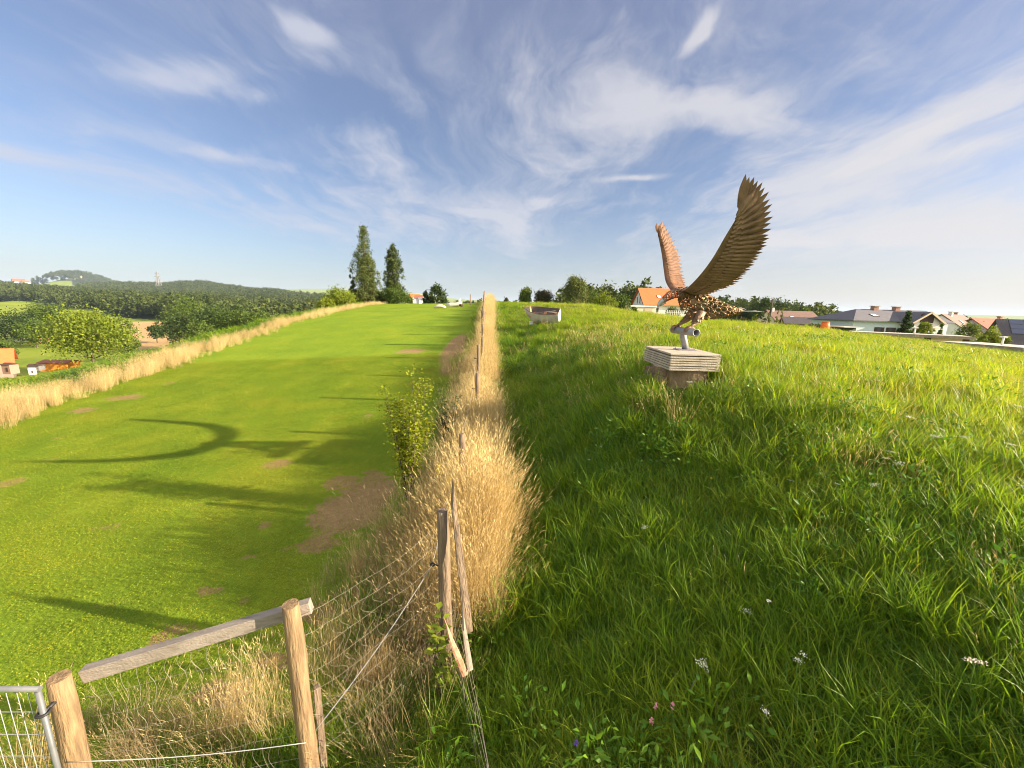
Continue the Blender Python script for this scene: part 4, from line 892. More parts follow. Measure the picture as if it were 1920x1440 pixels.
# on the hill top
tree('poplar_tree', 'taller of the two slim poplars, with side spires low on both flanks', 'tree', 681, 427, 46, 64, 'poplar', g_pop, 16000, .15, 3, 'poplars behind the lawn')
for (px, tp, w_, sd, lab) in ((660, 503, 18, 4, 'short young poplar spire on the left flank of the taller poplar'), (697, 490, 16, 5, 'short young poplar spire on the right flank of the taller poplar')):
    tree('poplar_tree', lab, 'tree', px, tp, 46, w_, 'poplar', g_pop, 2600, .15, sd, 'poplars behind the lawn')
tree('poplar_tree', 'shorter of the two slim poplars, forked at its tip', 'tree', 736, 460, 48, 44, 'poplar', g_pop, 10000, .15, 6, 'poplars behind the lawn')
tree('poplar_tree', 'thin twin stem poplar close against the shorter poplar', 'tree', 729, 470, 48.4, 20, 'poplar', g_pop, 3000, .15, 16, 'poplars behind the lawn')
for i, (px, tp, f, w_, mt, n, lab) in enumerate([
    (640, 541, 44, 62, g_lit, 3200, 'sunlit yellow green bush left of the taller poplar'), (612, 556, 42, 34, g_lit, 1300, 'small yellow green bush at the left end of the poplar thicket'), (672, 548, 47, 44, g_mid, 1800, 'dark green bush at the foot of the taller poplar'),
    (711, 545, 49, 38, g_mid, 1700, 'green bush standing between the two poplars'), (742, 538, 47, 52, g_mid, 2400, 'broad dark bush at the foot of the shorter poplar'), (765, 556, 49, 20, g_mid, 700, 'small green bush at the right end of the poplar thicket')]):
    tree('bush', lab, 'bush', px, tp, f, w_, 'bush', mt, int(n*1.8), .15, 30+i, 'bushes under the poplars')
tree('pine_tree', 'dark bushy pine alone on the lawn crest', 'tree', 819, 537, 58, 50, 'pine', g_dark, 3000, .26, 40)
tree('pine_tree', 'small dark pine touching the left side of the larger pine', 'tree', 798, 548, 58, 22, 'pine', g_dark, 1000, .24, 41)
for i, (px, tp, f, w_, mt, n, kd, nm, lab) in enumerate([
    (986, 537, 66, 24, g_mid, 1300, 'round', 'garden_tree', 'small rounded tree left of the bronze leaved tree on the field crest'), (1019, 540, 66, 36, g_red, 1900, 'bush', 'garden_tree', 'low bronze leaved tree on the field crest'),
    (1081, 515, 64, 44, g_pop, 3600, 'tree', 'birch_tree', 'tall loose grey green tree on the crest between boat and orange roof'), (1110, 545, 70, 40, g_mid, 1300, 'bush', 'bush', 'mid green bush right beside the tall grey green tree'),
    (1135, 552, 66, 44, g_lit, 1500, 'bush', 'bush', 'sunlit yellow green bush left of the orange roofed house'), (1166, 553, 68, 40, g_mid, 1400, 'bush', 'bush', 'rounded green bush beside the gable of the orange roofed house'),
    (1190, 575, 74, 14, g_mid, 400, 'bush', 'bush', 'tiny bush under the dark eave of the orange roofed house'), (950, 557, 60, 14, g_red, 400, 'bush', 'bush', 'thin brownish bush on the horizon just right of the fence'), (966, 560, 60, 9, g_red, 250, 'bush', 'bush', 'tiny bare bush between fence end and rounded tree')]):
    tree(nm, lab, 'bush' if nm == 'bush' else 'tree', px, tp, f, w_, kd, mt, n*3, None, 50+i, None, None, 2.4)
# in the valley on the left
for i, (px, tp, f, w_, mt, n, lab) in enumerate([
    (158, 582, 78, 128, g_lit, 5200, 'large light green tree standing over the orange shed'), (85, 566, 150, 86, g_mid, 2400, 'tall darker tree behind the large light green tree'), (28, 588, 140, 90, g_dark, 2400, 'dark spreading tree at the left edge of the valley'),
    (60, 602, 132, 60, g_mid, 1500, 'low green tree above the small white hut'), (221, 590, 128, 42, g_mid, 1300, 'rounded tree in front of the ploughed field'), (238, 622, 90, 34, g_mid, 900, 'small tree on the right of the light green tree'),
    (290, 607, 140, 30, g_dark, 900, 'small dark tree at the right end of the ploughed field'), (352, 560, 118, 96, g_mid, 3000, 'tallest tree of the dark grove right of the field'), (398, 568, 108, 86, g_dark, 2600, 'broad dark tree in the middle of the grove'),
    (330, 590, 104, 52, g_dark, 1500, 'dark tree at the left front of the grove'), (440, 574, 104, 80, g_mid, 2400, 'green tree at the right of the grove'), (482, 582, 100, 62, g_mid, 1800, 'lower green tree further right in the grove'), (520, 588, 96, 46, g_mid, 1200, 'last small tree of the grove towards the poplars'),
    (372, 598, 92, 54, g_mid, 1500, 'round lighter tree in front of the grove'), (6, 640, 100, 40, g_mid, 900, 'leafy tree above the red roofed house'), (560, 590, 92, 34, g_mid, 800, 'bush like tree just below the lawn edge near the poplars')]):
    tree('valley_tree', lab, 'tree', px, tp, f, w_, 'tree', mt, int(n*2), None, 80+i, 'trees in the valley', None, 3.7 if f < 85 else 3.0)
def hedge(name, label, pts, h, wd, mat, n, leaf, seed, cat='hedge'):
    rng = rs(seed); pts = np.array(pts); i = rng.uniform(0, len(pts)-1.001, n); k = i.astype(int); q = (i-k)[:, None]; c = pts[k]*(1-q)+pts[k+1]*q; o = Vector(c.mean(0)); o.z = Z(o.x, o.y)
    hh = h*(.85+.25*vnoise(c[:, 0], c[:, 1], 1.3, seed)); C = np.c_[c[:, 0]+rng.normal(0, wd*.33, n), c[:, 1]+rng.normal(0, wd*.33, n), Zs(c[:, 0], c[:, 1])+hh*rng.uniform(0.02, 1, n)**.7]
    me = leaf_cloud(name, C-np.array(o), leaf*rng.uniform(.6, 1.3, n), rng, [mat], np.clip(vnoise(c[:, 0], c[:, 1], 2.1, 3)*.3+.3+rng.uniform(0, .45, n), 0, 1)); return tag(link(name, me, None, o), label, cat)
hp = [P(px, 660, f) for px, f in ((205, 62), (250, 58), (300, 54), (350, 50), (400, 48), (440, 48))]
hedge('hedge', 'long clipped dark hedge below the lawn edge in front of the grove', [(p.x, p.y, 0) for p in hp], 3.0, 1.8, g_dark, 5200, .30, 7)
# saplings by the fence
def sapling(name, label, px, top, f, wpx, mat, n, leaf, seed, kind='bush', stems=7, cat='sapling'):
    t_ = P(px, top, f); gz = Z(t_.x, f); H = t_.z-gz; Wd = wpx/F*f; r = empty(name, (t_.x, t_.y, gz), label, cat); rng = rs(seed); st = MB(); rg = random.Random(seed); C, D = [], []
    for s in range(stems):
        a = rg.uniform(0, 6.28); q = rg.uniform(.25, 1); e = Vector((math.cos(a)*Wd*.42*q, math.sin(a)*Wd*.42*q, H*rg.uniform(.55, 1.0) if s else H)); pts = [Vector((0, 0, 0)).lerp(e, u)+Vector((0, 0, .10*H*math.sin(math.pi*u)))+Vector((rg.uniform(-.02, .02), rg.uniform(-.02, .02), 0)) for u in (0, .2, .4, .6, .8, 1)]
        st.tube(pts, [.011, .009, .007, .005, .0035, .002], 5)
        for u in range(n//stems):
            t = rg.uniform(.12, 1)**.8; i = min(4, int(t*5)); p = pts[i].lerp(pts[i+1], t*5-i) if i < 5 else pts[5]; C.append(p+Vector((rg.gauss(0, .05), rg.gauss(0, .05), rg.gauss(0, .03)))*Wd); D.append((rg.gauss(0, 1), rg.gauss(0, 1), rg.uniform(-.2, 1)))
        
    V, q_, t3, ti = leaves(rng, np.array([tuple(c) for c in C]), np.array(D), (leaf*.7, leaf*1.3), (leaf*.45, leaf*.8), (0, 1)); me = np_mesh('foliage', V, None, t3, [mat], {'tint': ti}); link('foliage', me, r)
    st.build('stem', m_bark, r); return r
sapling('leafy_bush', 'yellow green bush of small leaves left of the fence posts', 760, 690, 5.7, 150, g_yel, 3600, .054, 3, stems=18, cat='bush')
sapling('leafy_bush', 'darker low leafy shoots between the yellow green bush and the posts', 838, 716, 7.4, 66, g_mid, 500, .06, 5, stems=9, cat='bush')
sapling('young_plant', 'bright broad leaved young plant at the foot of the corner post', 824, 1140, 2.72, 82, g_lit, 66, .085, 4, stems=6, cat='plant')
for px, tp, f, lab in ((823, 868, 4.6, 'yellow flowering stem left of the rope in the dry grass'), (843, 893, 4.7, 'second yellow flowering stem just right of the taller one')):
    t_ = P(px, tp, f); gz = Z(t_.x, f); r = empty('goldenrod', (t_.x, t_.y, gz), lab, 'flower'); H = t_.z-gz; rng = rs(int(px)); s_ = MB(); s_.tube([(0, 0, 0), (.02, 0, H*.5), (0, 0, H)], [.005, .004, .002], 5); s_.build('stem', g_mid, r)
    C = np.c_[rng.normal(0, .018, (90, 2)), rng.uniform(H-.16, H, 90)]; V, q_, t3, ti = leaves(rng, C, rng.normal(0, 1, (90, 3)), (.012, .022), (.010, .016)); link('flower_head', np_mesh('flower_head', V, None, t3, [simple('goldenrod_yellow', (.80, .60, .02), (.75, .50, .02), 20, .7)], {'tint': ti}), r)

# woods: crowns that read as one mass
fp = []
for k in range(5):
    rng = rs(900+k); P_, kk, c = crown_points(rng, ('tree', 'tree', 'round', 'conifer', 'tree')[k], 1.0, (.8, .7, .72, .46, .95)[k], 300, 34)
    fp.append(leaf_cloud('wood_crown_%d' % k, P_, .115*rng.uniform(.6, 1.3, 300), rng, [g_wood], np.clip(rng.uniform(0, 1, 34)[kk]*.5+rng.uniform(0, .4, 300)+(-.2 if k == 3 else 0), 0, 1)))
rng = rs(77); X, Y, S = [], [], []
for t0, t1, f0, f1, n, h in ((-1.55, -.40, 230, 1260, 7500, 20), (-1.1, -.28, 1200, 2320, 8000, 28), (-1.24, -.90, 2380, 2900, 1500, 26), (-.38, -.04, 330, 900, 2200, 13), (.10, .38, 120, 420, 900, 10), (.36, .82, 150, 420, 1000, 11), (.78, 1.6, 260, 700, 1500, 11)):
    y = np.sqrt(rng.uniform(f0**2, f1**2, n)); x = rng.uniform(t0, t1, n)*y; k = forest(x, y); X.append(x[k]); Y.append(y[k]); S.append(h*rng.uniform(.65, 1.2, k.sum())*np.clip(np.interp(y[k], [100, 2000, 2600], [1, 1, 1]), 0, 2))
x, y, S = np.concatenate(X), np.concatenate(Y), np.concatenate(S)
scatter('distant_woods', fp, np.c_[x, y, Zs(x, y)-.08*S], np.c_[0*x, 0*x, rng.uniform(0, 6.28, len(x))], S, rng.choice(5, len(x), p=[.26, .24, .2, .12, .18]), 'wooded hills in the distance, reading as one green mass of crowns', 'woods')
# ------------------------------------------------------------------ houses and other things further off
m_plast = simple('white_plaster', (.74, .73, .70), (.66, .65, .62), 1.2, .9, bump=.1)
m_bluep = simple('pale_blue_plaster', (.60, .68, .74), (.54, .62, .68), 1.2, .9, bump=.1)
m_cream = simple('cream_plaster', (.72, .64, .48), (.64, .56, .42), 1, .9)
m_glass = simple('window_glass', (.05, .06, .075), (.08, .09, .10), 2, .1, spec=.6)
m_sky = simple('roof_window_glass', (.70, .76, .84), (.60, .66, .74), 2, .15, spec=.6)
m_dwood = simple('dark_timber', (.085, .05, .035), (.055, .035, .025), 6, .8, bump=.3)
m_lwood = simple('pale_timber', (.60, .48, .33), (.50, .39, .26), 6, .8)
m_brick = simple('chimney_brick', (.40, .22, .16), (.30, .16, .12), 12, .9, bump=.4)
m_owood = simple('orange_timber', (.80, .30, .035), (.70, .24, .03), 6, .7, bump=.3, stretch=(1, 1, .3))
def tiles(name, c1, c2, run=.33, across=.28):
    m_, g, b = new_mat(name); pos = g.n('ShaderNodeTexCoord').outputs['Object']; sp = g.n('ShaderNodeSeparateXYZ'); g.put(sp.inputs[0], pos)
    w1 = g.m('FRACT', g.m('DIVIDE', sp.outputs[2], run*.5)); w2 = g.m('FRACT', g.m('DIVIDE', sp.outputs[0], across)); ln = g.m('MULTIPLY', g.m('POWER', w1, .5), g.m('SUBTRACT', 1., g.m('MULTIPLY', g.rng(w2, .86, 1.), .35)))
    f = g.noise(pos, 1.1, 5, .65); c = g.ramp(f, [(.3, c1), (.7, c2)]); g.put(b.inputs['Base Color'], g.mix(g.m('MULTIPLY', g.noise(pos, 9, 3), .35), c, tuple(q*.7 for q in c1)))
    bn = g.n('ShaderNodeBump'); bn.inputs['Strength'].default_value = .6; bn.inputs['Distance'].default_value = .05; g.put(bn.inputs['Height'], ln); g.put(b.inputs['Normal'], bn.outputs[0]); b.inputs['Roughness'].default_value = .8; return m_
r_or = tiles('orange_tiles', (.66, .17, .045), (.56, .13, .035)); r_gr = tiles('grey_tiles', (.145, .135, .15), (.105, .10, .115)); r_br = tiles('brown_tiles', (.20, .115, .085), (.15, .085, .065)); r_rd = tiles('red_brown_tiles', (.34, .12, .07), (.26, .09, .055)); r_dk = tiles('dark_tiles', (.10, .085, .09), (.075, .065, .07))
class House:
    """local x along the ridge, -y the front slope; z = 0 at the eave"""
    def __init__(s, name, label, cat, org, yaw, L, W_, hw, hr, wall, roof, over=.5, gable=(True, True), verge=None, fascia=None, group=None, rt=.16):
        s.r = empty(name, org, label, cat, group, yaw); s.L, s.W, s.hw, s.hr, s.o = L, W_, hw, hr, over
        b = MB(); hx, hy = L/2, W_/2; v = []
        gl, gr_ = (hr*.97 if gable[0] else -.02), (hr*.97 if gable[1] else -.02); ins = [0 if gable[0] else hy*.0, 0]
        z0 = -.02
        b.add([(-hx, -hy, -hw), (hx, -hy, -hw), (hx, hy, -hw), (-hx, hy, -hw), (-hx, -hy, z0), (hx, -hy, z0), (hx, hy, z0), (-hx, hy, z0), (-hx, 0, gl), (hx, 0, gr_)],
              [(0, 1, 5, 4), (2, 3, 7, 6), (3, 0, 4, 8, 7), (1, 2, 6, 9, 5)]); b.build('wall', wall, s.r)
        k = hr/hy; ey = hy+over; ez = -k*over; xl = -hx-over; xr = hx+over; hipl = 0 if gable[0] else hy; hipr = 0 if gable[1] else hy
        f = MB()
        for sg in (-1, 1):
            p = [(xl, sg*ey, ez), (xr, sg*ey, ez), (xr-hipr, 0, hr), (xl+hipl, 0, hr)]; f.prism(p, (0, 0, rt))
        if hipl: f.prism([(xl, -ey, ez), (xl, ey, ez), (xl+hipl, 0, hr)], (0, 0, rt))
        if hipr: f.prism([(xr, -ey, ez), (xr, ey, ez), (xr-hipr, 0, hr)], (0, 0, rt))
        s.roof = f.build('roof', roof, s.r)
        if verge:
            q = MB()
            for xx, ok in ((xl-.03, gable[0]), (xr+.03, gable[1])):
                if ok:
                    for sg in (-1, 1): q.beam((xx, sg*ey, ez+.02), (xx, 0, hr+.02), .05, .26, (1, 0, 0) if False else (0, 0, 1))
            q.build('barge_board', verge, s.r)
        s.k = k
    def slope_z(s, y): return s.hr-s.k*abs(y)
    def chimney(s, x, y, h=1.1, w_=.6, mat=None):
        z = s.slope_z(y); b = MB(); b.box((x, y, z+h/2-.25), (w_, w_, h+.5)); b.cm = 1; b.box((x, y, z+h+.06), (w_+.25, w_+.25, .12)); b.build('chimney', [mat or m_brick, m_conc], s.roof)
    def skylight(s, x, y, w_=.8, l=1.1):
        k = s.k; z = s.slope_z(y)+.16; n_ = Vector((0, k if y > 0 else -k, 1)).normalized(); t_ = Vector((0, 1, -k if y > 0 else k)).normalized(); M = Matrix((Vector((1, 0, 0)), t_, Vector((1, 0, 0)).cross(t_))).transposed()
        f = MB(); f.box(Vector((x, y, z))+n_*.03, (w_, l, .10), M=M); fo = f.build('skylight', m_dwood, s.roof); g_ = MB(); g_.box(Vector((x, y, z))+n_*.085, (w_*.84, l*.84, .03), M=M); g_.build('pane', m_sky, fo)
    def window(s, x, z, w_=1., h=1.2, face='front', shut=None):
        b = MB(); y = -s.W/2; ax = (lambda u, d, v_: (x+u, y-d, z+v_)) if face == 'front' else (lambda u, d, v_: ((-s.L/2-d) if face == 'left' else (s.L/2+d), x+u, z+v_))
        sz = (lambda a, d, c: (a, d, c)) if face == 'front' else (lambda a, d, c: (d, a, c))
        for u in (-w_/2, w_/2): b.box(ax(u, .03, 0), sz(.08, .06, h+.08))
        for v_ in (-h/2, h/2): b.box(ax(0, .03, v_), sz(w_-.08, .055, .08))
        wo = b.build('window', m_plast if not shut else m_dwood, s.r); g_ = MB(); g_.box(ax(0, .012, 0), sz(w_-.08, .02, h-.08)); g_.build('pane', m_glass, wo)
        if shut:
            for u in (-w_*.80, w_*.80):
                q = MB(); q.box(ax(u, .04, 0), sz(w_*.5, .05, h+.06)); q.build('shutter', shut, wo)
# orange roofed house behind the eagle
a = P(1211, 572, 95); h1 = House('family_house', 'white house with a bright orange tiled roof behind the eagle', 'house', (a.x+5.3, a.y+5, a.z+.35), 0, 11, 10, 4.5, 3.75, m_plast, r_or, .55, verge=m_dwood)
h1.skylight(-1.6, -2.9, .9, 1.2); h1.chimney(2.2, .8, .7)
for u in (-1.0, 1.0): h1.window(u, .9, .8, 1.7, 'left')
for u in (-2.6, .4, 3.4): h1.window(u, -1.5, 1.0, 1.2)
a = P(1183, 574, 93); b_ = P(1232, 574.6, 93); g1 = empty('flat_garage', ((a.x+b_.x)/2, 95, a.z), 'low white flat roofed annex left of the orange roofed house', 'garage'); wd = b_.x-a.x
MB().box((0, 0, -1.6), (wd-.3, 4, 3)).build('wall', m_cream, g1); MB().box((0, 0, .05), (wd, 4.4, .34)).build('roof', m_plast, g1); MB().box((wd*.18, -2.03, -1.35), (wd*.30, .05, 2.2)).build('door', m_lwood, g1)
tree('ivy_bush', 'rounded dark green bush in front of the orange roofed house', 'bush', 1264, 576, 90, 26, 'bush', g_mid, 2200, .24, 140)
tree('ivy_bush', 'dark green bush on the right of the white picket boards', 'bush', 1292, 578, 90, 18, 'bush', g_dark, 500, .3, 141)
pk = P(1270, 586, 86); f_ = empty('picket_fence', (pk.x, pk.y, Z(pk.x, pk.y)), 'short white picket fence in front of the orange roofed house', 'fence')
for i in range(12):
    q = MB(); q.box((-2.2+i*.4, 0, pk.z-f_.location.z-.1), (.13, .04, 1.1)); q.build('picket', m_plast, f_)
MB().box((0, .05, pk.z-f_.location.z), (4.8, .04, .1)).build('rail', m_plast, f_)
# long low blue white house
a = P(1598, 602.5, 67); rl = P(1625, 583, 72.2); Lh = 16.2
h2 = House('long_house', 'long low pale blue house with a grey tiled roof and two chimneys', 'house', (a.x+.5+Lh/2, 72, a.z+.25), R(0), Lh, 9.4, 3.6, rl.z-a.z-.1, m_bluep, r_gr, .55, (False, True))
h2.chimney(-.9, -.2, .75, .8); h2.chimney(2.9, -.3, .75, .8); h2.skylight(-3.2, -2.9, 1.0, 1.2)
for u in (-3.5, -1.5, .4): h2.window(u, -1.75, .8, 1.15, 'front', m_dwood)
ga = P(1742, 587, 65); ge = P(1713, 606, 64.6)
h2b = House('long_house_wing', 'white gable wing with pale barge boards at the right end of the pale blue house', 'house', (ga.x, 68.6, ge.z+.3), R(90), 7, 4.4, 3.8, ga.z-ge.z-.25, m_plast, r_gr, .55, verge=m_lwood)
bl = MB(); bl.box((-3.9, 0, -1.0), (.9, 3.6, .12)); bl.build('balcony', m_lwood, h2b.r); MB().box((-3.53, 0, .55), (.05, 2.2, 1.5)).build('timber_gable', m_dwood, h2b.r); h2b.window(0, -1.9, 1.3, 1.3, 'left')
tree('spruce_tree', 'dark spruce in front of the pale blue house beside its gable wing', 'tree', 1705, 584, 60, 36, 'conifer', g_dark, 4500, .24, 150)
for i, (px, tp, f, w_, kd, mt, lab) in enumerate([(1737, 598, 56, 34, 'ball', g_lit, 'clipped ball shaped bush in front of the white gable wing'), (1767, 606, 58, 16, 'conifer', g_mid, 'small narrow conifer right of the clipped ball shaped bush'), (1762, 590, 74, 20, 'tree', g_lit, 'light green tree rising behind the white gable wing'),
    (1822, 601, 56, 40, 'bush', g_mid, 'broad round bush in front of the brown roofed house'), (1815, 624, 50, 24, 'bush', g_mid, 'low bush under the broad round bush'), (1863, 610, 48, 34, 'bush', g_lit, 'pointed yellow green bush left of the solar roof'), (1846, 622, 47, 18, 'bush', g_lit, 'pale shrub left of the pointed yellow green bush'), (1892, 624, 46, 18, 'bush', g_lit, 'small yellow green bush in front of the solar roof')]):
    tree('garden_bush', lab, 'bush', px, tp, f, w_, kd, mt, 3600 if w_ > 25 else 1600, None, 160+i, 'garden bushes by the houses', None, 2.6)
a = P(1766, 590, 80); d_ = Vector((.86, .51, 0)); Wd_ = 9.0; hr_ = 3.6
h3 = House('gable_house', 'white gabled house with a dark brown roof behind the broad round bush', 'house', a+d_*7.5+Vector((0, 0, -hr_)), math.atan2(.51, .86), 15, Wd_, 3, hr_, m_plast, r_br, .25)
h3.skylight(-2.5, -2.0, .9, 1.1); h3.chimney(-3.2, -.3, .8, .55, m_plast); h3.chimney(3.2, .2, .7, .55)
dk = MB(); dk.prism([(-.5, -3.0, .9), (2.4, -3.0, .9), (2.4, -.6, 2.6), (-.5, -.6, 2.6)], (0, 0, .25)); dk.build('dormer', r_dk, h3.r)
a = P(1860, 598.5, 84); House('red_roof_house', 'house with a red brown roof between brown roof and solar roof', 'house', (a.x, a.y, a.z-3.0), R(4), 9, 9, 3, 3.0, m_plast, r_rd, .4).chimney(2.0, .2, .7, .55)
a = P(1876, 600, 60); d_ = Vector((.80, -.60, 0)); h5 = House('solar_house', 'grey roofed house at the right edge with rows of solar panels', 'house', a+d_*5.4+Vector((0, 0, -3.3)), math.atan2(-.60, .80), 11, 9, 3, 3.3, m_plast, r_dk, .4)
m_sol = simple('solar_cells', (.035, .05, .11), (.05, .06, .12), 3, .15, spec=.7); nrm = Vector((0, -h5.k, 1)).normalized(); tt = Vector((0, -1, -h5.k)).normalized(); Mx = Matrix((Vector((1, 0, 0)), -tt, Vector((1, 0, 0)).cross(-tt))).transposed()
for i in range(6):
    for j in range(3):
        c = Vector((-4.0+i*1.45, 0, h5.hr+.16))+tt*(.75+j*1.15)+nrm*.07; q = MB(); q.box(c, (1.38, 1.08, .05), M=Mx); po = q.build('solar_panel', m_gate, h5.roof); q = MB(); q.box(c+nrm*.027, (1.30, 1.00, .012), M=Mx); q.build('solar_cells', m_sol, po)
# low garages with flat roofs along the field edge
m_groof = simple('garage_roof_gravel', (.56, .49, .42), (.44, .38, .33), 3, .9)
def garage(label, a, b, depth, h, seed):
    a, b = Vector(a), Vector(b); d = (b-a); L = d.length; c = (a+b)/2; yaw = math.atan2(d.y, d.x); r = empty('flat_garage', c, label, 'garage', None, yaw)
    MB().box((0, depth/2+.05, -h/2-.12), (L-.5, depth-.5, h)).build('wall', m_dwood if seed else m_brick, r); f = MB(); f.box((0, depth/2, -.06), (L, depth, .16)); rf = f.build('roof', m_groof, r)
    e = MB(); e.box((0, -.05, -.10), (L+.12, .1, .30)); e.build('fascia', m_silver, rf)
    for u in (-L*.3, 0, L*.3): q = MB(); q.box((u, .26, -1.2), (L*.24, .06, 1.9)); q.build('door', m_lwood, r)
    return r
garage('long flat roofed garage with a pale edge below the pale blue house', P(1600, 622, 45), P(1828, 633, 39.5), 4.2, 3, 1)
g2 = garage('nearest flat roofed brown garage at the right edge of the field', P(1748, 641.5, 37), P(1990, 656, 28.5), 4.5, 3, 0)
v_ = P(1880, 640, 33.5); vp = empty('roof_vent', (v_.x, v_.y, v_.z-.2), 'small white vent pipe standing on the nearest flat garage roof', 'vent'); q = MB(); q.tube([(0, 0, -.25), (0, 0, .55)], .07, 8); q.build('pipe', m_plast, vp); MB().box((0, 0, .58), (.34, .34, .08)).build('cap', m_plast, vp)
v_ = P(1715, 622, 43); vp = empty('roof_vent', (v_.x, v_.y, v_.z-.1), 'small white vent pipe on the garage below the white gable wing', 'vent'); q = MB(); q.tube([(0, 0, -.25), (0, 0, .50)], .07, 8); q.build('pipe', m_plast, vp); MB().box((0, 0, .53), (.34, .34, .08)).build('cap', m_plast, vp)
# between eagle and pale blue house
a = P(1480, 584, 100); h6 = House('brown_roof_house', 'low house under a broad brown roof in front of the dark trees', 'house', (a.x, a.y, a.z-2.7), 0, 11, 9, 3, 2.7, m_cream, r_br, .4); h6.skylight(-.9, -2.6, .9, .7)
a = P(1503, 596, 88); h7 = House('garden_shed', 'small shed with a dark roof and a reddish timber gable', 'shed', (a.x, a.y, a.z-1.2), R(-22), 6.5, 4.6, 2.4, 1.2, m_brick, r_dk, .45, verge=m_dwood)
a = P(1591, 601, 74); House('garden_shed', 'shed with a red brown roof left of the pale blue house', 'shed', (a.x, a.y, a.z-1.4), 0, 3.6, 4, 2.4, 1.4, m_brick, r_rd, .2)
a = P(1562, 611, 62); b_ = P(1603, 615, 61); sh = empty('carport', (a+b_)/2, 'dark open carport with a thin pale roof left of the pale blue house', 'carport'); Lc = (b_-a).length
MB().box((0, 0, .02), (Lc, 3.5, .14)).build('roof', m_groof, sh); MB().box((0, .4, -1.0), (Lc-.4, 2.5, 1.85)).build('wall', simple('dark_green_boards', (.035, .05, .04), (.025, .035, .03), 5, .8), sh)
hp = [P(px, 608, f) for px, f in ((1516, 72), (1540, 70), (1562, 68))]; hedge('hedge', 'low leafy green hedge behind the orange barrel', [(p.x, p.y, 0) for p in hp], 2.0+0, 1.2, g_mid, 1400, .26, 9)
ob = P(1547, 611, 60); q = empty('water_barrel', (ob.x, ob.y, ob.z-.5), 'bright orange barrel in front of the low leafy hedge', 'barrel'); m_obar = simple('orange_plastic', (.80, .17, .02), (.70, .13, .02), 6, .5); b = MB(); b.tube([(0, 0, -.6), (0, 0, 0), (0, 0, .5), (0, 0, 1.05)], [.50, .58, .58, .50], 16); b.build('drum', m_obar, q); b = MB(); b.tube([(0, 0, 1.06), (0, 0, 1.13)], [.53, .50], 16); b.build('lid', m_obar, q)
for i, (px, tp, w_, lab) in enumerate([(1460, 582, 9, 'slim cypress in front of the brown roof on its left'), (1469, 576, 12, 'slim cypress standing at the middle of the brown roof'), (1443, 584, 10, 'small cypress left of the brown roof'), (1432, 582, 14, 'dark shrub left of the brown roof'), (1418, 584, 12, 'pale shrub beside the eagle tail')]):
    tree('cypress' if i < 3 else 'garden_bush', lab, 'tree' if i < 3 else 'bush', px, tp, 84, w_, 'poplar' if i < 3 else 'bush', g_dark if i == 3 else g_lit, 350, .25, 180+i)
for i, (px, tp, w_, lab) in enumerate([(1345, 557, 34, 'first dark tree of the row right behind the eagle body'), (1372, 566, 34, 'second dark tree behind the eagle tail'), (1400, 563, 40, 'dark tree above the eagle tail tip'), (1435, 556, 42, 'tallest dark tree left of the utility pole'), (1463, 558, 40, 'tall dark tree right of the utility pole'), (1488, 567, 34, 'lower dark tree over the brown roof'), (1510, 574, 28, 'last sloping dark tree of the row right of the brown roof'), (1534, 588, 30, 'low tree under the distant pylon')]):
    tree('grove_tree', lab, 'tree', px, tp, 125+5*(i % 3), w_, 'tree', g_dark if i < 6 else g_mid, 3200, .42, 190+i, 'dark trees right of the eagle')
up = P(1449, 560, 96); r = empty('utility_pole', (up.x, up.y, Z(up.x, up.y)), 'dark wooden utility pole in front of the dark trees', 'pole'); H = up.z-r.location.z
MB().tube([(0, 0, -.5), (0, 0, H)], [.16, .11], 8).build('pole', m_dwood, r); MB().beam((-.7, 0, H-.4), (.7, 0, H-.4), .09, .09).build('crossarm', m_dwood, r); MB().beam((-1.3, 0, -.3), (-.1, 0, H*.62), .14, .14).build('strut', m_dwood, r); MB().box((.35, -.2, H-2.6), (.5, .4, .9)).build('meter_box', m_plast, r)
# lattice pylons
def pylon(label, px, top, bot, f, th, arms=(.55, .72, .90)):
    t_, b_ = P(px, top, f), P(px, bot, f); H = t_.z-b_.z; r = empty('lattice_pylon', (t_.x, t_.y, b_.z), label, 'pylon'); wd = lambda z: (.105*(1-z)**1.3+.014)*H; b = MB(); zs_ = [0, .18, .34, .48, .60, .70, .80, .90, 1]
    for sx, sy in ((-1, -1), (1, -1), (1, 1), (-1, 1)):
        for a, c in zip(zs_[:-1], zs_[1:]): b.beam((sx*wd(a), sy*wd(a), a*H), (sx*wd(c), sy*wd(c), c*H), th, th, (1, 0, .01))
    for a, c in zip(zs_[:-1], zs_[1:]):
        for s_ in (-1, 1):
            b.beam((-wd(a), s_*wd(a), a*H), (wd(c), s_*wd(c), c*H), th*.6, th*.6); b.beam((wd(a), s_*wd(a), a*H), (-wd(c), s_*wd(c), c*H), th*.6, th*.6)
    b.build('mast', m_steel, r)
    for i, z in enumerate(arms):
        q = MB(); w_ = H*(.17, .20, .13)[i % 3]; q.beam((-w_, 0, z*H), (w_, 0, z*H), th, th); q.beam((-w_, 0, z*H), (0, 0, z*H+.05*H), th*.7, th*.7); q.beam((w_, 0, z*H), (0, 0, z*H+.05*H), th*.7, th*.7); q.build('crossarm', m_steel, r)
pylon('tall hazy steel pylon on the wooded ridge at left', 294, 509, 545, 1500, 1.3)
pylon('hazy steel pylon between dark trees and pale blue house', 1541, 569, 595, 1000, .8)
pf_ = P(258, 617, 190); r = empty('field_pylon', (pf_.x, pf_.y, Z(pf_.x, pf_.y)), 'pale two legged wooden pylon in the ploughed field', 'pylon'); H = pf_.z-r.location.z; b = MB()
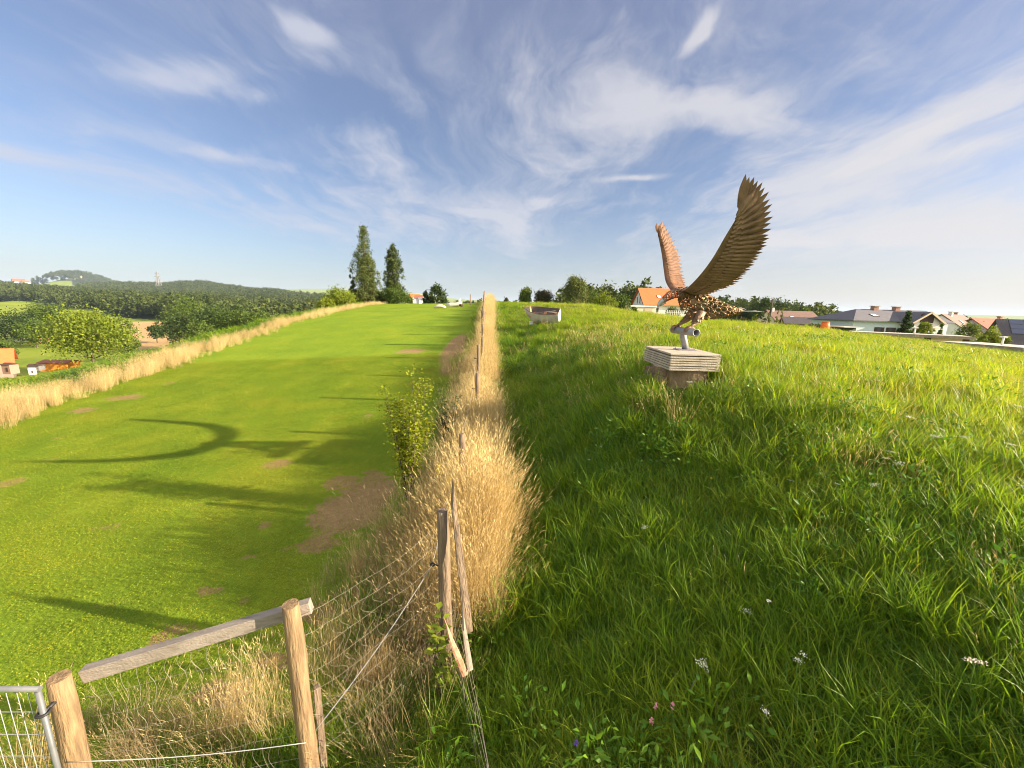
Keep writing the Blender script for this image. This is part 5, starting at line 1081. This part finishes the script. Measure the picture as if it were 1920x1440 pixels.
for s_ in (-1, 1): b.tube([(s_*H*.17, 0, -.2), (s_*H*.03, 0, H)], [.14, .09], 6)
b.beam((-H*.11, 0, H*.42), (H*.11, 0, H*.42), .1, .1); b.build('legs', m_lwood, r); MB().beam((-H*.16, 0, H*.95), (H*.16, 0, H*.95), .12, .12).build('crossarm', m_lwood, r)
# castle on its hill
c0 = P(153, 527, 2600); r = empty('castle', (c0.x, c0.y, c0.z-14), 'small cream castle with a tower on the far wooded hill', 'castle')
MB().box((0, 0, 34), (20, 20, 44)).build('tower', m_cream, r); b = MB(); b.add([(-12, -12, 56), (12, -12, 56), (12, 12, 56), (-12, 12, 56), (0, 0, 70)], [(0, 1, 4), (1, 2, 4), (2, 3, 4), (3, 0, 4)]); b.build('tower_roof', r_rd, r)
MB().box((-44, 4, 22), (66, 22, 26)).build('palace_wing', m_cream, r); b = MB(); b.prism([(-79, -9, 35), (-79, 17, 35), (-79, 4, 46)], (70, 0, 0)); b.build('wing_roof', r_rd, r); MB().box((6, -14, 17), (44, 6, 12)).build('rampart', m_silver, r)
# far villages
for i, (px, py, f, w_, wl_, rf, lab) in enumerate([(786, 559, 420, 7, m_plast, r_rd, 'tiny white house with red roof between poplars and pine'), (778, 557, 450, 8, m_cream, r_or, 'tiny cream house with orange roof at the foot of the poplar thicket'), (790, 563, 400, 6, m_plast, r_gr, 'tiny white house with grey roof left of the small pine'), (35, 528, 1320, 20, m_plast, r_rd, 'tiny white farmhouse with red roof on the wooded skyline far left'), (48, 529, 1320, 12, m_cream, r_rd, 'smaller farm building right of the white farmhouse on the far skyline')]):
    a = P(px, py, f); House('village_house', lab, 'house', (a.x, a.y, a.z), R(20*i), w_*1.3, w_, w_*.8, w_*.45, wl_, rf, w_*.05)
# valley buildings at lower left
a = P(112, 679, 80); h8 = House('timber_shed', 'bright orange timber shed under the large light green tree', 'shed', (a.x, a.y, a.z), R(8), 5.0, 3.0, 1.9, .38, m_owood, r_rd, .25); MB().box((.2, -1.53, -.75), (1.5, .06, 1.5)).build('door', m_owood, h8.r); h8.window(-1.7, -.55, .7, .6)
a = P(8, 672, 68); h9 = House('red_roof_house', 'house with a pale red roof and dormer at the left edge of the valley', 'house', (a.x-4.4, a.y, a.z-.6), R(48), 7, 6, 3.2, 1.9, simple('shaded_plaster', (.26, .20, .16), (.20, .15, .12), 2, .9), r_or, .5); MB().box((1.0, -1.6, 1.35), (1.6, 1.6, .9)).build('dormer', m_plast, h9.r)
for i, (px, py, f, sz, mt, rm, nm, lab) in enumerate([(20, 692, 62, (1.3, 1.2, .75), m_brick, m_dwood, 'brick_shed', 'small pink walled shed below the pale red roof'), (68, 690, 72, (1.7, 1.3, .45), simple('hut_grey', (.20, .19, .19), (.14, .135, .135), 4, .9), m_dwood, 'grey_hut', 'small grey hut left of the orange timber shed'), (61, 697, 66, (.7, .7, .5), m_cream, m_groof, 'beehive', 'cream wooden beehive box in front of the small grey hut'), (40, 636, 150, (3.6, 3, 1.5), m_plast, m_dwood, 'white_hut', 'small white hut with dark roof at the far edge of the valley meadow'), (80, 640, 145, (3, 2, 1.6), m_brick, m_groof, 'field_hut', 'tiny brown hut right of the small white hut'), (68, 641, 147, (3.4, 1.6, .8), simple('yellow_paint', (.75, .52, .04), None, 4), m_dwood, 'field_trailer', 'yellow trailer between the two tiny valley huts')]):
    c = P(px, py, f); r = empty(nm, (c.x, c.y, c.z), lab, nm.split('_')[-1] if nm != 'beehive' else 'beehive', None, R(15*i)); q = MB(); q.box((0, 0, 0), (sz[0], sz[1], sz[2]*2)); q.build('wall', mt, r); q = MB(); q.prism([(-sz[0]*.56, -sz[1]*.6, sz[2]+.003), (-sz[0]*.56, sz[1]*.6, sz[2]+.003), (-sz[0]*.56, 0, sz[2]+sz[1]*.28)], (sz[0]*1.12, 0, 0)); q.build('roof', rm, r)
    q = MB(); q.box((sz[0]*.15, -sz[1]/2-.02, 0), (sz[0]*.25, .05, sz[2]*.9)); q.build('door', m_dwood, r)

# ------------------------------------------------------------------ rowing boat on blocks
bc = G(1017, 613); S = bc.y/24*.88; bt = empty('rowing_boat', bc, 'old white rowing boat with oars lying tilted in the grass', 'boat'); bt.rotation_euler = (0, 0, 0)
Lb, Wb, Db = 2.45*S, 1.05*S, .95*S; ang = math.atan2(.34, -.94); Mb = Matrix.Rotation(ang, 3, 'Z') @ Matrix.Rotation(R(-30), 3, 'X')
m_hull = simple('boat_paint', (.66, .63, .58), (.50, .47, .43), 5, .6, bump=.2); m_in = simple('boat_inside', (.17, .15, .16), (.11, .10, .105), 5, .7); m_thw = simple('boat_seat', (.55, .27, .13), (.42, .19, .10), 6, .6); m_gun = simple('boat_gunwale', (.20, .12, .08), (.13, .08, .06), 6, .6)
def hullpt(s, v, inset=0.):           # s 0 stern..1 bow, v -1..1 across
    wd = Wb/2*(.74+.42*s-.10*s*s)*(1-max(0, s-.45)**2.0/.3025*.98) if s > .45 else Wb/2*(.74+.42*s-.10*s*s); wd = max(.012, wd)-inset; a = abs(v); sheer = Db*(1+.28*max(0, s-.3)**1.6*1.6)
    z = sheer*(1-math.cos(a*math.pi/2))**.75*1.0; y = wd*math.sin(a*math.pi/2)**.62*(1 if v > 0 else -1); keel = .42*Db*max(0, (s-.5)/.5)**2.2
    zz_ = max(z, keel)+inset*.6; rk = max(0, (s-.5)/.5)**1.6*.20*Lb*(1-min(1, zz_/sheer))**1.3
    return Vector(((s-.5)*Lb-rk, y, zz_))
def tw(v): return bc+Vector((0, 0, .26*S))+Mb@v
hb = MB(bc); ns, nv = 22, 18
for ins_, cm_ in ((0., 0), (.022*S, 1)):
    vs = [tw(hullpt(i/(ns-1), -1+2*j/(nv-1), ins_)) for i in range(ns) for j in range(nv)]; fs = [(i*nv+j, i*nv+j+1, (i+1)*nv+j+1, (i+1)*nv+j) for i in range(ns-1) for j in range(nv-1)]; hb.cm = cm_; hb.add(vs, fs, True)
hb.build('hull', [m_hull, m_in], bt)
tr = MB(bc); poly = [tw(hullpt(0, -1+2*j/(nv-1))) for j in range(nv)]; tr.prism(poly, Mb@Vector((-.03*S, 0, 0))); tr.build('transom', m_hull, bt)
gw = MB(bc)
for sg in (-1, 1): gw.tube([tw(hullpt(i/(ns-1), sg)+Vector((0, 0, .008))) for i in range(ns)], .020*S, 6)
gw.tube([tw(hullpt(0, -1)+Vector((-.01, 0, .008))), tw(hullpt(0, 1)+Vector((-.01, 0, .008)))], .02*S, 6); gw.build('gunwale', m_gun, bt)
for s, w_ in ((.10, .26), (.42, .20), (.78, .24)):
    y = abs(hullpt(s, 1).y)*.93; q = MB(bc); q.box(tw(Vector(((s-.5)*Lb, 0, Db*.68))), (w_*S, 2*y, .035*S), M=Mb); q.build('seat', m_thw, bt)
q = MB(bc); q.box(tw(Vector((.30*Lb, .05, Db*1.05))), (.05*S, .28*S, .55*S), M=Mb); q.build('backrest', m_thw, bt)
fl = MB(bc); fl.box(tw(Vector((-.05*Lb, 0, Db*.20))), (Lb*.7, Wb*.5, .03*S), M=Mb); fl.build('floor_board', m_thw, bt)
for k, (dy, dx) in enumerate(((.22, 0), (.05, .1))):
    o_a = tw(Vector((Lb*(.26+dx), dy*S, Db*.80))); o_b = tw(Vector((-Lb*(.50-dx*.6), (dy+.22)*S, Db*1.22))); q = MB(o_a); q.tube([o_a, o_b], .020*S, 8); d = (o_b-o_a).normalized(); bl_ = o_a if k else o_a
    q.beam(o_a-d*.42*S, o_a, .13*S, .014*S); ob_ = q.build('oar', m_board, None, 0, o_a); tag(ob_, 'wooden oar sticking out over the boat side towards the stern' if k == 0 else 'wooden oar lying flatter inside the boat beside the other oar', 'oar')
for k, (px, py, lab) in enumerate(((996, 603, 'white block under the bow of the boat, further left'), (1003, 609, 'flat white block under the middle of the boat'))):
    p = P(px, py+1, bc.y-.25*S); q = MB(p); q.box(p, (.26*S, .18*S, .10*S), .5); q.box(p-Vector((0, 0, .11*S)), (.22*S, .17*S, .11*S), .45); tag(q.build('support_block', m_plast, None, .02, p), lab, 'block')
# ------------------------------------------------------------------ driftwood on the lawn crest
lc = G(846, 575); S2 = lc.y/725
m_bleach = simple('bleached_wood', (.66, .60, .52), (.46, .40, .33), 5, .8, bump=.5, bscale=20)
lg = empty('fallen_log', lc, 'bleached forked tree trunk lying on the lawn crest', 'log'); def_p = lambda px, py, dy=0: P(px, py, lc.y+dy)
q = MB(lc); q.tube([def_p(838, 573), def_p(845, 572), def_p(853, 571.5), def_p(860, 570), def_p(866, 569)], [4.2*S2, 4.6*S2, 4.0*S2, 3.8*S2, 3.0*S2], 10, True, True, .08, random.Random(2)); q.build('trunk', m_bleach, lg)
q = MB(lc); q.tube([def_p(858, 570), def_p(861, 565), def_p(863, 560)], [2.2*S2, 1.8*S2, .8*S2], 8); q.tube([def_p(860, 566), def_p(864, 562)], [1.2*S2, .5*S2], 6); q.build('branch_stub', m_bleach, lg)
q = MB(lc); q.tube([def_p(862, 572, -.3), def_p(867, 573, -.5)], [2.0*S2, 2.6*S2], 8); q.build('root_end', m_dwood, lg)
lc2 = G(824, 578); q = MB(lc2); q.tube([P(813, 577, lc2.y), P(820, 574.5, lc2.y), P(828, 574, lc2.y), P(836, 576, lc2.y)], [1.2*S2, 2.8*S2, 3.0*S2, 1.4*S2], 10, True, True, .1, random.Random(3)); tag(q.build('fallen_log', m_bleach, None, 0, lc2), 'shorter flat bleached log left of the forked trunk on the lawn', 'log')
t_ = P(882, 552, 40); r = empty('marker_post', (t_.x, t_.y, Z(t_.x, 40)), 'single thin wooden post standing alone on the lawn crest', 'post'); MB().tube([(0, 0, -.3), (0, 0, t_.z-r.location.z)], [.06, .05], 8).build('pole', m_wood, r)
# ------------------------------------------------------------------ flowers
m_pink = simple('pink_petals', (.72, .30, .34), (.60, .22, .30), 30, .6); m_purp = simple('purple_petals', (.22, .10, .50), (.16, .08, .42), 30, .6); m_stem = simple('flower_stem', (.10, .18, .02), (.07, .13, .02), 30, .6); m_seed = simple('cream_seed', (.66, .58, .44), (.55, .47, .34), 60, .8)
def flower(name, label, px, py, f, kind, mat, seed, group=None):
    t_ = P(px, py, f); gz = Z(t_.x, f); H = max(.12, t_.z-gz); r = empty(name, (t_.x, t_.y, gz), label, 'flower', group); rng = rs(seed); MB().tube([(rng.uniform(-.06, .06), rng.uniform(-.06, .06), -.02), (.01, 0, H*.6), (0, 0, H)], [.003, .0025, .002], 5).build('stem', m_stem, r)
    if kind == 'umbel':
        C = np.c_[rng.normal(0, .011, (44, 2)), H+rng.uniform(0, .008, 44)]; D = rng.normal(0, 1, (44, 3)); D[:, 2] = .3; sz = ((.004, .007), (.004, .006))
    elif kind == 'bell':
        C = np.c_[rng.normal(0, .004, (14, 2)), H+rng.uniform(-.03, .012, 14)]; D = rng.normal(0, 1, (14, 3)); D[:, 2] += .8; sz = ((.014, .022), (.008, .013))
    elif kind == 'plume':
        s = rng.uniform(0, 1, 90); C = np.c_[s*.13-.06+rng.normal(0, .004, 90), rng.normal(0, .006, 90), H+rng.normal(0, .005, 90)-.02*s]; D = rng.normal(0, .6, (90, 3)); D[:, 0] += .8; sz = ((.012, .02), (.004, .007))
    else:
        a = np.linspace(0, 6.28, 11)[:-1]; C = np.c_[.004*np.cos(a), .004*np.sin(a), 0*a+H]; D = np.c_[np.cos(a), np.sin(a), 0*a+.3]; sz = ((.014, .018), (.008, .011))
    V, q_, t3, ti = leaves(rng, C, D, *sz); link('flower_head', np_mesh('flower_head', V, None, t3, [mat], {'tint': ti}), r)
def fy(px, py, h):                    # distance at which a flower head h above ground sits on this sight line
    d = ray(px, py); f = np.linspace(1.2, 25, 2000); k = np.nonzero(Zs(d.x*f, f)+h > d.z*f)[0]; return float(f[k[0]]) if len(k) else 5.
for i, (nm, px, py, h, kd, mt, lab) in enumerate([('white_flower', 1441, 1127, .42, 'daisy', m_white, 'single small white flower in the shaded grass above the white umbel'), ('umbel_flower', 1506, 1228, .42, 'umbel', m_white, 'white umbel flower in the middle of the shaded bank'), ('umbel_flower', 1496, 1238, .40, 'umbel', m_white, 'smaller white umbel just lower left of the bigger white umbel'), ('white_flower', 1436, 1335, .38, 'umbel', m_white, 'white flower near the lower edge right of the pink flowers'),
    ('pink_flower', 1230, 1322, .34, 'bell', m_pink, 'left upper pink flower in the dark grass near the lower edge'), ('pink_flower', 1262, 1323, .36, 'bell', m_pink, 'right hand pink flower of the small pink group'), ('pink_flower', 1222, 1350, .32, 'bell', m_pink, 'lowest pink flower of the small pink group'), ('purple_flower', 1080, 1393, .25, 'bell', m_purp, 'small purple flower near the bottom of the shaded bank'), ('grass_plume', 1830, 1237, .48, 'plume', m_seed, 'pale feathery seed plume at the right side of the bank'),
    ('yellow_flower', 1334, 897, .35, 'umbel', simple('yellow_petals', (.80, .55, .02), None, 30), 'small yellow flower halfway between pedestal and shaded bank'), ('white_flower', 1127, 838, .3, 'umbel', m_white, 'little white flower on the bank left below the pedestal'), ('white_flower', 1105, 862, .3, 'umbel', m_white, 'second little white flower low on the bank near the dry grass')]):
    flower(nm, lab, px, py, fy(px, py, h), kd, mt, 300+i)
# cream yarrow heads, too many to count, at the right
um = []
for k in range(3):
    rng = rs(950+k); V = []
    C = np.c_[rng.normal(0, .022, (46, 2)), .38+rng.uniform(0, .012, 46)]; D = rng.normal(0, 1, (46, 3)); D[:, 2] = .25; a_ = leaves(rng, C, D, (.008, .014), (.007, .011), (.3, 1)); st_ = blades(rng, 2, .01, (.38, .40), (.003, .004), (0, .05), (0, .05), 3, (.0, .1))
    um.append(proto('yarrow_%d' % k, [a_, st_[:4]], [m_umb]))
rng = rs(31); x, y = sector(rng, 1500, 2.2, 16, .35, 1.8); c1 = G(1870, 985)
k = (rng.uniform(0, 1, len(x)) < .05+.85*np.exp(-((x-c1.x)**2+(y-c1.y)**2)/.7)); x, y = x[k], y[k]
scatter('yarrow_flowers', um, np.c_[x, y, Zs(x, y)], np.c_[rng.normal(0, .2, len(x)), rng.normal(0, .2, len(x)), rng.uniform(0, 6, len(x))], rng.uniform(.7, 1.15, len(x)), rng.randint(0, 3, len(x)), 'scattered cream yarrow heads in the sunlit meadow at right', 'flowers')
# ------------------------------------------------------------------ aerial haze
if HAZE > 0:
    mz = bpy.data.materials.new('haze'); mz.use_nodes = True; nt = mz.node_tree; nt.nodes.remove(nt.nodes['Principled BSDF']); pv = nt.nodes.new('ShaderNodeVolumePrincipled'); pv.inputs['Color'].default_value = (.62, .78, 1, 1); pv.inputs['Density'].default_value = HAZE; pv.inputs['Anisotropy'].default_value = 0
    nt.links.new(pv.outputs[0], nt.nodes['Material Output'].inputs['Volume'])
    zl, zh = float(GZ.min())-1, max(float(GZ.max()), 180.)+30
    b = MB(); b.box((0, 0, (zl+zh)/2), (34000, 34000, zh-zl)); tag(b.build('haze', mz), kind='stuff')
